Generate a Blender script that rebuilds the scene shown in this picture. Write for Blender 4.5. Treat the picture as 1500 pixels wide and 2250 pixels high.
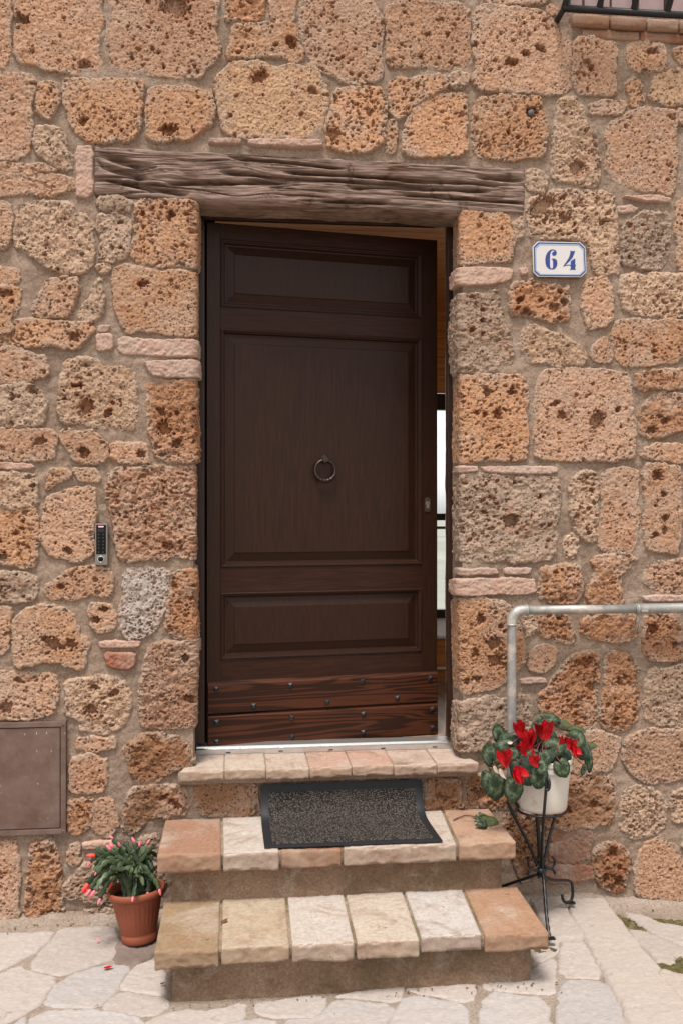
import bpy, bmesh, math, random
import numpy as np
from mathutils import Vector, Matrix

# ------------------------------------------------------------------ scene
scene = bpy.context.scene
for o in list(bpy.data.objects):
    bpy.data.objects.remove(o)
COL = scene.collection

# ------------------------------------------------------------------ camera
FPX = 2100.0                       # focal length in pixels of the 1500x2250 photograph
YAW = math.atan(0.11)
CAM = np.array([0.0, -3.7, 1.55])
cam_data = bpy.data.cameras.new("camera")
cam_data.sensor_fit = 'VERTICAL'
cam_data.sensor_height = 36.0
cam_data.lens = FPX / 2250.0 * 36.0
cam_data.clip_start = 0.05
cam_data.clip_end = 9000.0
cam = bpy.data.objects.new("camera", cam_data)
cam.location = CAM
cam.rotation_euler = (math.radians(90), 0, -YAW)
COL.objects.link(cam)
scene.camera = cam

# ------------------------------------------------------------------ sky, sun, exposure
SUN_EL, SUN_AZ = math.radians(68), math.radians(200)     # high, a little left behind the camera
world = bpy.data.worlds.new("World")
scene.world = world
world.use_nodes = True
wn = world.node_tree
wn.nodes.clear()
wo = wn.nodes.new("ShaderNodeOutputWorld")
bg = wn.nodes.new("ShaderNodeBackground")
sky = wn.nodes.new("ShaderNodeTexSky")
sky.sky_type = 'NISHITA'
sky.sun_disc = False
sky.sun_elevation = SUN_EL
sky.sun_rotation = SUN_AZ
sky.air_density = 1.0
sky.dust_density = 1.2
sky.ozone_density = 1.0
hsv = wn.nodes.new("ShaderNodeHueSaturation")            # an overcast sky is nearly colourless
hsv.inputs['Saturation'].default_value = 0.08
bg.inputs['Strength'].default_value = 0.085
wn.links.new(sky.outputs[0], hsv.inputs['Color'])
wn.links.new(hsv.outputs[0], bg.inputs['Color'])
wn.links.new(bg.outputs[0], wo.inputs['Surface'])

sun_data = bpy.data.lights.new("sun", 'SUN')
sun_data.energy = 1.5
sun_data.angle = math.radians(16)
sun_data.color = (1.0, 0.95, 0.90)
sun = bpy.data.objects.new("sun", sun_data)
sd = Vector((math.sin(SUN_AZ) * math.cos(SUN_EL), math.cos(SUN_AZ) * math.cos(SUN_EL), math.sin(SUN_EL)))
sun.rotation_euler = sd.to_track_quat('Z', 'Y').to_euler()
sun.location = (0, -3, 6)
COL.objects.link(sun)

vs = scene.view_settings
vs.view_transform = 'Standard'
vs.look = 'None'
vs.gamma = 1.0
vs.exposure = 1.58
vs.use_curve_mapping = False
scene.render.engine = 'CYCLES'

# ------------------------------------------------------------------ pixel -> place
def ray(u, v):
    a, b = (u - 750.0) / FPX, (1125.0 - v) / FPX
    s, c = math.sin(YAW), math.cos(YAW)
    return np.array([s + a * c, c - a * s, b])

def W(u, v, y=0.0):                # point on the vertical plane at depth y
    d = ray(u, v)
    return CAM + d * ((y - CAM[1]) / d[1])

def G(u, v, z=0.0):                # point on the level plane at height z
    d = ray(u, v)
    return CAM + d * ((z - CAM[2]) / d[2])

# ------------------------------------------------------------------ numpy noise
def vnoise(x, y, seed=0):
    x = np.asarray(x, dtype=np.float64); y = np.asarray(y, dtype=np.float64)
    xi = np.floor(x).astype(np.int64); yi = np.floor(y).astype(np.int64)
    fx = x - xi; fy = y - yi
    fx = fx * fx * (3 - 2 * fx); fy = fy * fy * (3 - 2 * fy)
    def h(a, b):
        n = (a * 374761393 + b * 668265263 + seed * 974634777) & 0xFFFFFFFF
        n = ((n ^ (n >> 13)) * 1274126177) & 0xFFFFFFFF
        n = ((n ^ (n >> 16)) * 2246822519) & 0xFFFFFFFF
        return ((n ^ (n >> 15)) & 0xFFFFFF) / float(0xFFFFFF)
    return (h(xi, yi) * (1 - fx) + h(xi + 1, yi) * fx) * (1 - fy) + (h(xi, yi + 1) * (1 - fx) + h(xi + 1, yi + 1) * fx) * fy

def fbm(x, y, seed=0, octv=4, gain=0.5):
    t = 0; a = 1.0; n = 0.0
    for i in range(octv):
        t = t + a * vnoise(np.asarray(x) * 2 ** i + 17.3 * i, np.asarray(y) * 2 ** i - 9.1 * i, seed + i * 31)
        n += a; a *= gain
    return t / n                   # 0..1

# ------------------------------------------------------------------ mesh helpers
def mesh_np(name, V, Q, smooth=True, attrs=None):
    V = np.ascontiguousarray(V, dtype=np.float32); Q = np.ascontiguousarray(Q, dtype=np.int32)
    me = bpy.data.meshes.new(name)
    me.vertices.add(len(V)); me.vertices.foreach_set('co', V.ravel())
    k = Q.shape[1]
    me.loops.add(k * len(Q)); me.loops.foreach_set('vertex_index', Q.ravel())
    me.polygons.add(len(Q)); me.polygons.foreach_set('loop_start', np.arange(0, k * len(Q), k, dtype=np.int32))
    me.polygons.foreach_set('use_smooth', np.full(len(Q), smooth, dtype=bool))
    if attrs:
        for nm, val in attrs.items():
            at = me.attributes.new(nm, 'FLOAT', 'POINT')
            at.data.foreach_set('value', np.ascontiguousarray(val, dtype=np.float32))
    me.update(calc_edges=True)
    return me

def grid_quads(nx, ny):
    i = np.arange(nx * ny).reshape(nx, ny)
    return np.stack([i[:-1, :-1], i[1:, :-1], i[1:, 1:], i[:-1, 1:]], -1).reshape(-1, 4)

def from_bm(name, bm, smooth=False):
    me = bpy.data.meshes.new(name)
    bmesh.ops.recalc_face_normals(bm, faces=bm.faces)
    bm.to_mesh(me); bm.free()
    me.polygons.foreach_set('use_smooth', np.full(len(me.polygons), smooth, dtype=bool))
    return me

def obj(name, me, mat=None, parent=None, loc=(0, 0, 0), rot=None, color=None):
    o = bpy.data.objects.new(name, me)
    COL.objects.link(o)
    if mat is not None and me is not None and len(me.materials) == 0:
        me.materials.append(mat)
    if parent is not None:
        o.parent = parent
    o.location = loc
    if rot is not None:
        o.rotation_euler = rot
    if color is not None:
        o.color = (*color, 1.0)
    return o

def thing(name, label, cat, loc=(0, 0, 0), rot=(0, 0, 0), group=None):
    o = bpy.data.objects.new(name, None)
    COL.objects.link(o)
    o.location = loc; o.rotation_euler = rot
    o.empty_display_size = 0.1
    o['label'] = label; o['category'] = cat
    if group: o['group'] = group
    return o

def tag(o, label, cat, group=None):
    o['label'] = label; o['category'] = cat
    if group: o['group'] = group
    return o

def bm_box(bm, lo, hi, bevel=0.0, seg=2):
    r = bmesh.ops.create_cube(bm, size=1.0)
    vv = r['verts']
    for v in vv:
        v.co = Vector([(lo[i] + hi[i]) / 2 + v.co[i] * (hi[i] - lo[i]) for i in range(3)])
    if bevel > 0:
        es = list({e for v in vv for e in v.link_edges})
        bmesh.ops.bevel(bm, geom=es, offset=bevel, segments=seg, affect='EDGES', profile=0.6)

def box_mesh(name, lo, hi, bevel=0.0, seg=2, smooth=False):
    bm = bmesh.new(); bm_box(bm, lo, hi, bevel, seg)
    return from_bm(name, bm, smooth)

def catmull(pts, n=6, closed=False):
    P = [np.array(p, dtype=float) for p in pts]
    m = len(P); out = []
    rng = range(m) if closed else range(m - 1)
    for i in rng:
        if closed:
            a, b, c, d = P[(i - 1) % m], P[i], P[(i + 1) % m], P[(i + 2) % m]
        else:
            a, b, c, d = P[max(i - 1, 0)], P[i], P[i + 1], P[min(i + 2, m - 1)]
        for k in range(n):
            t = k / n
            out.append(0.5 * ((2 * b) + (c - a) * t + (2 * a - 5 * b + 4 * c - d) * t * t + (3 * b - a - 3 * c + d) * t ** 3))
    if not closed: out.append(P[-1])
    return out

def tube(name, pts, rad, sides=10, twist=0.0, square=False, cap=True, closed=False):
    P = [Vector(p) for p in pts]; n = len(P)
    rads = rad if hasattr(rad, '__len__') else [rad] * n
    V = []; F = []
    tan = []
    for i in range(n):
        if closed: t = P[(i + 1) % n] - P[(i - 1) % n]
        else: t = P[min(i + 1, n - 1)] - P[max(i - 1, 0)]
        tan.append(t.normalized())
    up = Vector((0, 0, 1)) if abs(tan[0].z) < 0.9 else Vector((1, 0, 0))
    nrm = (up - tan[0] * up.dot(tan[0])).normalized()
    for i in range(n):
        nrm = (nrm - tan[i] * nrm.dot(tan[i])).normalized()
        bn = tan[i].cross(nrm)
        for k in range(sides):
            a = 2 * math.pi * k / sides + twist * i
            rr = rads[i]
            if square:
                rr = rads[i] * (1.0 if k % 2 else 0.72)
            V.append(P[i] + (nrm * math.cos(a) + bn * math.sin(a)) * rr)
    m = n if closed else n - 1
    for i in range(m):
        for k in range(sides):
            j = (i + 1) % n
            F.append((i * sides + k, i * sides + (k + 1) % sides, j * sides + (k + 1) % sides, j * sides + k))
    me = bpy.data.meshes.new(name)
    if cap and not closed:
        F.append(tuple(reversed(range(sides)))); F.append(tuple(range((n - 1) * sides, n * sides)))
    me.from_pydata([tuple(v) for v in V], [], F)
    me.update()
    me.polygons.foreach_set('use_smooth', np.full(len(me.polygons), True, dtype=bool))
    return me

def lathe(name, prof, sides=48, ribs=None):
    V = []; F = []
    n = len(prof)
    for i, (r, z) in enumerate(prof):
        for k in range(sides):
            a = 2 * math.pi * k / sides
            rr = r + (ribs(a, z) if ribs else 0.0)
            V.append((rr * math.cos(a), rr * math.sin(a), z))
    for i in range(n - 1):
        for k in range(sides):
            F.append((i * sides + k, i * sides + (k + 1) % sides, (i + 1) * sides + (k + 1) % sides, (i + 1) * sides + k))
    me = bpy.data.meshes.new(name)
    me.from_pydata(V, [], F); me.update()
    me.polygons.foreach_set('use_smooth', np.full(len(me.polygons), True, dtype=bool))
    return me

def flat_poly(name, pts2, y, thick=0.0):
    """an outline in (x, z) extruded from y towards the viewer"""
    cu = bpy.data.curves.new(name, 'CURVE'); cu.dimensions = '2D'; cu.fill_mode = 'BOTH'
    loops = pts2 if hasattr(pts2[0][0], '__len__') else [pts2]
    for lp in loops:
        sp = cu.splines.new('POLY'); sp.points.add(len(lp) - 1)
        for i, p in enumerate(lp):
            sp.points[i].co = (p[0], p[1], 0, 1)
        sp.use_cyclic_u = True
    cu.extrude = max(thick / 2, 0.0001)
    tmp = bpy.data.objects.new(name, cu)
    me = bpy.data.meshes.new_from_object(tmp)
    bpy.data.objects.remove(tmp); bpy.data.curves.remove(cu)
    co = np.empty(len(me.vertices) * 3, dtype=np.float32); me.vertices.foreach_get('co', co)
    co = co.reshape(-1, 3)
    out = np.stack([co[:, 0], y - co[:, 2] - thick / 2, co[:, 1]], -1).astype(np.float32)
    me.vertices.foreach_set('co', np.ascontiguousarray(out).ravel()); me.update()
    return me

# ------------------------------------------------------------------ materials
def srgb(r, g, b, k=1.0):
    f = lambda c: (c / 255 / 12.92) if c / 255 <= 0.04045 else ((c / 255 + 0.055) / 1.055) ** 2.4
    return (f(r) * k, f(g) * k, f(b) * k)

class NT:
    def __init__(self, name):
        self.m = bpy.data.materials.new(name); self.m.use_nodes = True
        self.t = self.m.node_tree
        self.b = self.t.nodes['Principled BSDF']
        self.b.inputs['Specular IOR Level'].default_value = 0.3
    def n(self, typ, **kw):
        x = self.t.nodes.new(typ)
        for k, v in kw.items():
            if k in x.inputs.keys(): x.inputs[k].default_value = v
            else: setattr(x, k, v)
        return x
    def l(self, a, b): self.t.links.new(a, b)
    def coord(self, randomize=True, scale=(1, 1, 1)):
        tc = self.n("ShaderNodeTexCoord"); mp = self.n("ShaderNodeMapping")
        mp.inputs['Scale'].default_value = scale
        self.l(tc.outputs['Object'], mp.inputs['Vector'])
        out = mp.outputs[0]
        if randomize:
            oi = self.n("ShaderNodeObjectInfo"); ml = self.n("ShaderNodeMath", operation='MULTIPLY')
            ml.inputs[1].default_value = 57.0
            self.l(oi.outputs['Random'], ml.inputs[0])
            ad = self.n("ShaderNodeVectorMath", operation='ADD')
            self.l(out, ad.inputs[0]); self.l(ml.outputs[0], ad.inputs[1])
            out = ad.outputs[0]
        return out
    def noise(self, vec, scale, detail=4, rough=0.55, dist=0.0):
        x = self.n("ShaderNodeTexNoise"); x.inputs['Scale'].default_value = scale
        x.inputs['Detail'].default_value = detail; x.inputs['Roughness'].default_value = rough
        x.inputs['Distortion'].default_value = dist
        self.l(vec, x.inputs['Vector']); return x.outputs['Fac']
    def ramp(self, fac, a, b, va=0.0, vb=1.0):
        x = self.n("ShaderNodeMapRange"); x.clamp = True
        x.inputs['From Min'].default_value = a; x.inputs['From Max'].default_value = b
        x.inputs['To Min'].default_value = va; x.inputs['To Max'].default_value = vb
        self.l(fac, x.inputs['Value']); return x.outputs[0]
    def mix(self, fac, a, b, mode='MIX'):
        x = self.n("ShaderNodeMix", data_type='RGBA', blend_type=mode)
        for sock, val in ((x.inputs[0], fac), (x.inputs[6], a), (x.inputs[7], b)):
            if isinstance(val, (int, float)): sock.default_value = val
            elif isinstance(val, tuple): sock.default_value = (*val, 1.0)
            else: self.l(val, sock)
        return x.outputs[2]
    def math(self, op, a, b=0.0):
        x = self.n("ShaderNodeMath", operation=op)
        for s, v in ((x.inputs[0], a), (x.inputs[1], b)):
            if isinstance(v, (int, float)): s.default_value = v
            else: self.l(v, s)
        return x.outputs[0]
    def bump(self, h, strength=0.3, dist=0.003):
        x = self.n("ShaderNodeBump"); x.inputs['Strength'].default_value = strength
        x.inputs['Distance'].default_value = dist
        self.l(h, x.inputs['Height']); self.l(x.outputs[0], self.b.inputs['Normal'])
    def base(self, c):
        if isinstance(c, tuple): self.b.inputs['Base Color'].default_value = (*c, 1.0)
        else: self.l(c, self.b.inputs['Base Color'])
    def rough(self, r):
        if isinstance(r, (int, float)): self.b.inputs['Roughness'].default_value = r
        else: self.l(r, self.b.inputs['Roughness'])

K = 0.61      # photo colour -> reflectance
def make_stone(name='tufa_stone', crust=srgb(216, 188, 168, K), rust=srgb(190, 126, 88, K), spk=0.7):
    m = NT(name); v = m.coord()
    oi = m.n("ShaderNodeObjectInfo")
    at = m.n("ShaderNodeAttribute", attribute_name='stain'); ed = m.n("ShaderNodeAttribute", attribute_name='rim')
    c = m.mix(m.ramp(m.noise(v, 5.0, 6, 0.65), 0.50, 0.66, 0, .7), oi.outputs['Color'], crust)
    c = m.mix(m.ramp(m.noise(v, 8.0, 7, 0.7, .8), 0.54, 0.72, 0, .55), c, rust)
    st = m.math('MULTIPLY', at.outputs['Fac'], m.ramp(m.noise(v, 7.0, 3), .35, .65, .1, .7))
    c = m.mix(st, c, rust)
    c = m.mix(m.ramp(m.noise(v, 13.0, 6, .7, .5), .60, .68, 0, .45), c, srgb(150, 128, 112, K))          # grey lichen bloom
    smear = m.math('MULTIPLY', ed.outputs['Fac'], m.ramp(m.noise(v, 16.0, 5, .7), .42, .56))               # pointing mortar wiped over the edge
    c = m.mix(smear, c, srgb(206, 184, 166, K))
    f = m.noise(v, 110.0, 7, 0.78)
    tool = m.noise(m.coord(True, (40, 40, 190)), 1.0, 4, .7, .6)                                           # level tooling marks
    g2 = m.math('ADD', m.math('MULTIPLY', f, .75), m.math('MULTIPLY', tool, .25))
    c = m.mix(m.ramp(g2, .34, .66, .0, 1.), m.mix(1.0, c, (.54, .46, .40), 'MULTIPLY'), m.mix(1.0, c, (1.27, 1.25, 1.23), 'MULTIPLY'))
    vo = m.n("ShaderNodeTexVoronoi"); vo.inputs['Scale'].default_value = 82.0; m.l(v, vo.inputs['Vector'])
    sp = m.math('MULTIPLY', m.ramp(vo.outputs['Distance'], .17, .32, 1, 0), m.ramp(m.noise(v, 14.0, 4), .36, .56, .1, spk))
    c = m.mix(sp, c, srgb(92, 54, 36, .8))
    m.base(c); m.rough(0.92); m.b.inputs['Specular IOR Level'].default_value = 0.12
    g = m.math('ADD', g2, m.math('MULTIPLY', sp, -1.2))
    m.bump(g, 1.0, 0.006)
    return m.m

def make_mortar(name='mortar', c1=srgb(201, 176, 156, K), c2=srgb(174, 150, 131, K), moss=False):
    m = NT(name); v = m.coord(False)
    c = m.mix(m.ramp(m.noise(v, 4.0, 7, .65), .38, .62), c1, c2)
    c = m.mix(m.ramp(m.noise(v, 9.0, 6, .7, .6), .54, .68, 0, .6), c, srgb(212, 197, 180, K))
    c = m.mix(m.ramp(m.noise(v, 2.2, 6, .65), .58, .70, 0, .5), c, srgb(152, 126, 105, K))
    f = m.noise(v, 110.0, 7, 0.8)
    c = m.mix(m.ramp(f, .34, .66), m.mix(1.0, c, (.58, .54, .50), 'MULTIPLY'), m.mix(1.0, c, (1.24, 1.24, 1.24), 'MULTIPLY'))
    if moss:
        c = m.mix(m.ramp(m.noise(v, 3.3, 6, .65), .5, .72, 0, .4), c, srgb(122, 112, 78, .5))
    m.base(c); m.rough(0.95); m.b.inputs['Specular IOR Level'].default_value = 0.1
    m.bump(f, 1.0, 0.007)
    return m.m

def make_brick(name='brick_clay'):
    m = NT(name); v = m.coord()
    oi = m.n("ShaderNodeObjectInfo")
    c = m.mix(m.ramp(m.noise(v, 7.0, 5), .45, .7, 0, .6), oi.outputs['Color'], srgb(206, 186, 168, K))
    c = m.mix(m.ramp(m.noise(v, 11.0, 5, .6, .5), .56, .74, 0, .5), c, srgb(178, 104, 74, K))
    f = m.noise(v, 140.0, 4, .7)
    c = m.mix(m.ramp(f, .3, .7), m.mix(1.0, c, (.74, .72, .70), 'MULTIPLY'), m.mix(1.0, c, (1.12, 1.12, 1.12), 'MULTIPLY'))
    m.base(c); m.rough(0.9); m.b.inputs['Specular IOR Level'].default_value = 0.15
    m.bump(f, 0.5, 0.003)
    return m.m

def make_step(name='step_stone'):
    m = NT(name); v = m.coord()
    oi = m.n("ShaderNodeObjectInfo")
    c = m.mix(m.ramp(m.noise(v, 4.0, 7, .65, .6), .46, .66, 0, .6), oi.outputs['Color'], srgb(220, 204, 188, K))
    c = m.mix(m.ramp(m.noise(v, 6.5, 7, .68, .9), .52, .68, 0, .6), c, srgb(160, 130, 102, K))
    c = m.mix(m.ramp(m.noise(v, 12.0, 6, .7, .4), .54, .72, 0, .5), c, srgb(178, 124, 92, K))
    f = m.noise(v, 75.0, 8, .75)
    c = m.mix(m.ramp(f, .3, .7), m.mix(1.0, c, (.70, .68, .66), 'MULTIPLY'), m.mix(1.0, c, (1.12, 1.12, 1.12), 'MULTIPLY'))
    sp = m.ramp(m.noise(v, 38.0, 3, .6), .68, .73, 0, .7)
    c = m.mix(sp, c, srgb(96, 80, 62, K))
    gm = m.n("ShaderNodeNewGeometry"); sx = m.n("ShaderNodeSeparateXYZ"); m.l(gm.outputs['True Normal'], sx.inputs[0])
    front_shade = m.ramp(m.math('MULTIPLY', sx.outputs[1], -1.0), .45, .8, 0, .6)      # front faces browned by their normal: shade painted over the split-stone tone
    c = m.mix(front_shade, c, m.mix(m.ramp(m.noise(v, 9.0, 6, .7), .35, .65), srgb(170, 126, 98, K * .85), srgb(186, 160, 134, K)))
    m.base(c); m.rough(0.88); m.b.inputs['Specular IOR Level'].default_value = 0.2
    m.bump(f, 0.8, 0.004)
    return m.m

def make_paving(name='paving_stone'):
    m = NT(name); v = m.coord()
    oi = m.n("ShaderNodeObjectInfo")
    c = m.mix(m.ramp(m.noise(v, 3.0, 6, .6), .45, .7, 0, .55), oi.outputs['Color'], srgb(210, 192, 178, .62))
    f = m.noise(m.coord(True, (1, 3.0, 1)), 60.0, 7, .72, .4)
    c = m.mix(m.ramp(f, .3, .7), m.mix(1.0, c, (.76, .75, .75), 'MULTIPLY'), m.mix(1.0, c, (1.1, 1.1, 1.1), 'MULTIPLY'))
    c = m.mix(m.ramp(m.noise(v, 16.0, 3), .68, .76, 0, .35), c, srgb(140, 118, 92, .5))
    m.base(c); m.rough(0.9); m.b.inputs['Specular IOR Level'].default_value = 0.15
    m.bump(f, 0.6, 0.005)
    return m.m

def make_wood(name, dark, light, axis=2, scale=1.0, rough=.42, amount=1.0, spec=.4, ring=False, bump=.15):
    m = NT(name)
    st = [26.0, 26.0, 26.0]; st[axis] = 1.3
    v = m.coord(True, tuple(s * scale for s in st))
    f = m.noise(v, 3.2, 6, .62, .35)
    if ring:
        st2 = [4.0, 4.0, 11.0]; st2[axis] = 0.7
        v2 = m.coord(True, tuple(st2))
        n2 = m.noise(v2, 1.1, 3, .5, .3)
        w = m.math('FRACT', m.math('MULTIPLY', n2, 11.0))
        w = m.ramp(m.math('ABSOLUTE', m.math('SUBTRACT', w, .5)), .08, .42)
        f = m.math('ADD', m.math('MULTIPLY', w, .62), m.math('MULTIPLY', f, .42))
    c = m.mix(m.ramp(f, .36, .68, 0, amount), dark, light)
    m.base(c); m.rough(rough); m.b.inputs['Specular IOR Level'].default_value = spec
    m.bump(f, bump, 0.002)
    return m.m

def plain(name, c, rough=.5, metal=0.0, var=.15, scale=30.0, spec=.4, bump=0.0, c2=None, lo=.5, hi=.7):
    m = NT(name); v = m.coord()
    f = m.noise(v, scale, 4, .6)
    col = m.mix(m.ramp(f, .3, .7), tuple(x * (1 - var) for x in c), tuple(x * (1 + var) for x in c))
    if c2 is not None:
        col = m.mix(m.ramp(m.noise(v, scale * .35, 6, .65), lo, hi), col, c2)
    m.base(col); m.rough(rough); m.b.inputs['Metallic'].default_value = metal
    m.b.inputs['Specular IOR Level'].default_value = spec
    if bump: m.bump(f, bump, .003)
    return m.m

M_STONE = make_stone()
M_MORTAR = make_mortar()
M_BRICK = make_brick()
M_STEP = make_step()
M_PAVE = make_paving()
M_DOOR = make_wood('door_wood', srgb(37, 20, 12), srgb(57, 33, 20), 2, 2.4, .40, .55, .17, bump=.06)
M_RAIL = make_wood('door_rail_wood', srgb(37, 20, 12), srgb(61, 34, 21), 0, 1.8, .45, .7, .15, bump=.06)
M_KICK = make_wood('kick_board_wood', srgb(40, 21, 13), srgb(74, 39, 23), 0, 1.0, .42, .8, .16, ring=True, bump=.1)
M_FRAME = make_wood('frame_wood', srgb(34, 18, 12), srgb(52, 28, 19), 2, 1.4, .4, 1.0, .4)
M_PINE = make_wood('orange_pine', srgb(176, 104, 48), srgb(220, 146, 78), 0, .6, .5, 1.0, .3)
M_FLOORW = make_wood('floor_boards', srgb(120, 96, 74), srgb(160, 134, 108), 1, .6, .35, 1.0, .4)
M_IRON = plain('black_iron', srgb(30, 30, 31), .45, 0.3, .3, 60, .5, .3)
M_KNOCK = plain('dark_bronze', srgb(62, 52, 46), .38, .8, .25, 60, .5)
M_GALV = plain('galvanised_pipe', srgb(150, 148, 144), .5, .55, .12, 40, .5, .1, srgb(186, 176, 164), .5, .62)
M_ALU = plain('aluminium', srgb(206, 204, 200), .28, .85, .05, 50, .5)
M_BLACK = plain('black_gap', (.008, .008, .008), .6)
# ------------------------------------------------------------------ heightfield stones
def chaikin(P, it=1):
    P = np.array(P, dtype=float)
    for _ in range(it):
        Q = np.roll(P, -1, axis=0)
        P = np.stack([.84 * P + .16 * Q, .16 * P + .84 * Q], 1).reshape(-1, 2)
    return P

def sdf(P, X, Z):
    p = np.stack([X.ravel(), Z.ravel()], -1)
    d2 = np.full(len(p), 1e9); inside = np.zeros(len(p), dtype=bool)
    n = len(P)
    for i in range(n):
        a = P[i]; b = P[(i + 1) % n]
        e = b - a
        w = p - a
        t = np.clip((w @ e) / max(e @ e, 1e-12), 0, 1)
        q = w - t[:, None] * e
        d2 = np.minimum(d2, (q * q).sum(1))
        c = ((a[1] <= p[:, 1]) & (b[1] > p[:, 1])) | ((b[1] <= p[:, 1]) & (a[1] > p[:, 1]))
        if c.any():
            xx = a[0] + (p[:, 1] - a[1]) * (e[0] / (e[1] if abs(e[1]) > 1e-12 else 1e-12))
            inside ^= c & (p[:, 0] < xx)
    d = np.sqrt(d2)
    return np.where(inside, d, -d).reshape(X.shape)

def hf_patch(poly, step, seed, top=.018, r=.02, rough=.006, layer=0.0, pitdens=3500, pitmax=.011, warp=.006,
             fine=.0016, pits=(), flat=0.0, tilt=(0, 0), depthk=1.0, grow=.005, mid=0.0, psz=1.0):
    """returns centre (s, t), vertices (s, h, t) around it, quads, stain"""
    rng = np.random.default_rng(seed)
    P = chaikin(poly)
    lo = P.min(0) - .02; hi = P.max(0) + .02
    ce = (lo + hi) / 2
    xs = np.arange(lo[0], hi[0] + step, step); zs = np.arange(lo[1], hi[1] + step, step)
    X, Z = np.meshgrid(xs, zs, indexing='ij')
    wx = (fbm(X * 22, Z * 22, seed + 1, 3) - .5); wz = (fbm(X * 22, Z * 22, seed + 2, 3) - .5)
    d = sdf(P, X + 3.6 * warp * wx, Z + 3.6 * warp * wz)
    d = d + grow + warp * 1.6 * (fbm(X * 75, Z * 75, seed + 3, 3, .65) - .5)
    e = np.clip(d / r, 0, 1)
    prof = np.sqrt(np.clip(1 - (1 - e) ** 2, 0, 1))
    body = top + tilt[0] * (X - ce[0]) + tilt[1] * (Z - ce[1])
    h = body * prof
    h = h + rough * 2 * (fbm(X * 11, Z * 11, seed + 4, 5, .55) - .5) * prof * (1 - flat)
    if layer:
        h = h + layer * 2 * (fbm(X * 9, Z * 52 + 14 * wx, seed + 5, 3) - .5) * prof
    h = h + fine * 2 * (vnoise(X * 160, Z * 160, seed + 6) - .5) + fine * 1.6 * (vnoise(X * 75, Z * 75, seed + 7) - .5)
    if mid:
        m1 = fbm(X * 48, Z * 48, seed + 12, 3, .6)
        h = h + mid * 2.4 * (m1 - .5) * prof
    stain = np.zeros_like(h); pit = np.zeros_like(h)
    area = (d > 0).sum() * step * step
    n = int(area * pitdens)
    dens = fbm(X * 8, Z * 8, seed + 8, 3)
    j1 = (vnoise(X * 150, Z * 150, seed + 9) - .5); j2 = (vnoise(X * 150, Z * 150, seed + 10) - .5)
    cand = []
    if n > 0:
        rr = .0021 * psz * (1 - rng.random(n)) ** (-1 / 2.4)
        rr = np.minimum(rr, pitmax * (.6 + .4 * rng.random(n)))
        for k in range(n):
            i = rng.integers(0, len(xs)); j = rng.integers(0, len(zs)); q = 0
            while (d[i, j] < .004 or rng.random() > (dens[i, j] - .28) * 2.6) and q < 6:
                i = rng.integers(0, len(xs)); j = rng.integers(0, len(zs)); q += 1
            if d[i, j] < .002: continue
            cand.append((xs[i], zs[j], rr[k], 1.0))
    for (px, pz, pr) in pits:
        cand.append((px, pz, pr, 1.25))
    for (px, pz, pr, dk) in cand:
        hw = int(pr * 2.0 / step) + 2
        ci = int((px - xs[0]) / step); cj = int((pz - zs[0]) / step)
        a0, a1, b0, b1 = max(ci - hw, 0), min(ci + hw + 1, len(xs)), max(cj - hw, 0), min(cj + hw + 1, len(zs))
        if a1 <= a0 or b1 <= b0: continue
        asp = .75 + .6 * rng.random(); an = rng.random() * 1.2 - .6
        ddx = X[a0:a1, b0:b1] - px + j1[a0:a1, b0:b1] * pr * .9; ddz = Z[a0:a1, b0:b1] - pz + j2[a0:a1, b0:b1] * pr * .9
        ux = ddx * math.cos(an) + ddz * math.sin(an); uz = -ddx * math.sin(an) + ddz * math.cos(an)
        q = np.sqrt((ux / (asp * 1.15)) ** 2 + (uz * asp) ** 2) / pr
        t = np.clip((1.08 - q) / .36, 0, 1); t = t * t * (3 - 2 * t)
        dep = min(max(pr * 2.0, .0080), .026) * dk * depthk * (.75 + .5 * rng.random())
        pit[a0:a1, b0:b1] = np.maximum(pit[a0:a1, b0:b1], dep * t)
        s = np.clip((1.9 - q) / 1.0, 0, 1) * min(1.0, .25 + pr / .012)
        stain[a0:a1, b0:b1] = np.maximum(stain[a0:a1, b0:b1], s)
    h = np.maximum(h - pit * np.clip(prof * 1.5, 0, 1), np.minimum(h, -.018))
    h = np.where(d < 0, np.maximum(np.minimum(h, d * 1.8), -.03), h)
    nx, nz = X.shape
    keep = (np.maximum.reduce([d[:-1, :-1], d[1:, :-1], d[1:, 1:], d[:-1, 1:]]) > -.009).ravel()
    Q = grid_quads(nx, nz)[keep]
    used = np.unique(Q)
    remap = np.full(nx * nz, -1, dtype=np.int64); remap[used] = np.arange(len(used))
    V = np.stack([X.ravel()[used] - ce[0], h.ravel()[used], Z.ravel()[used] - ce[1]], -1)
    global RIM
    RIM = np.clip(1 - d / .032, 0, 1).ravel()[used]
    return ce, V, remap[Q], stain.ravel()[used]

# ------------------------------------------------------------------ the house
house = thing('stone_house', 'old house front of rough porous tufa blocks with a dark wooden door standing ajar', 'house')
XL, XR, ZS, ZL = -0.160, 0.883, 0.575, 2.742          # door opening
WX0, WX1, WZ0 = 1.30, 2.20, 3.550                      # window opening above right (sill level)

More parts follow.
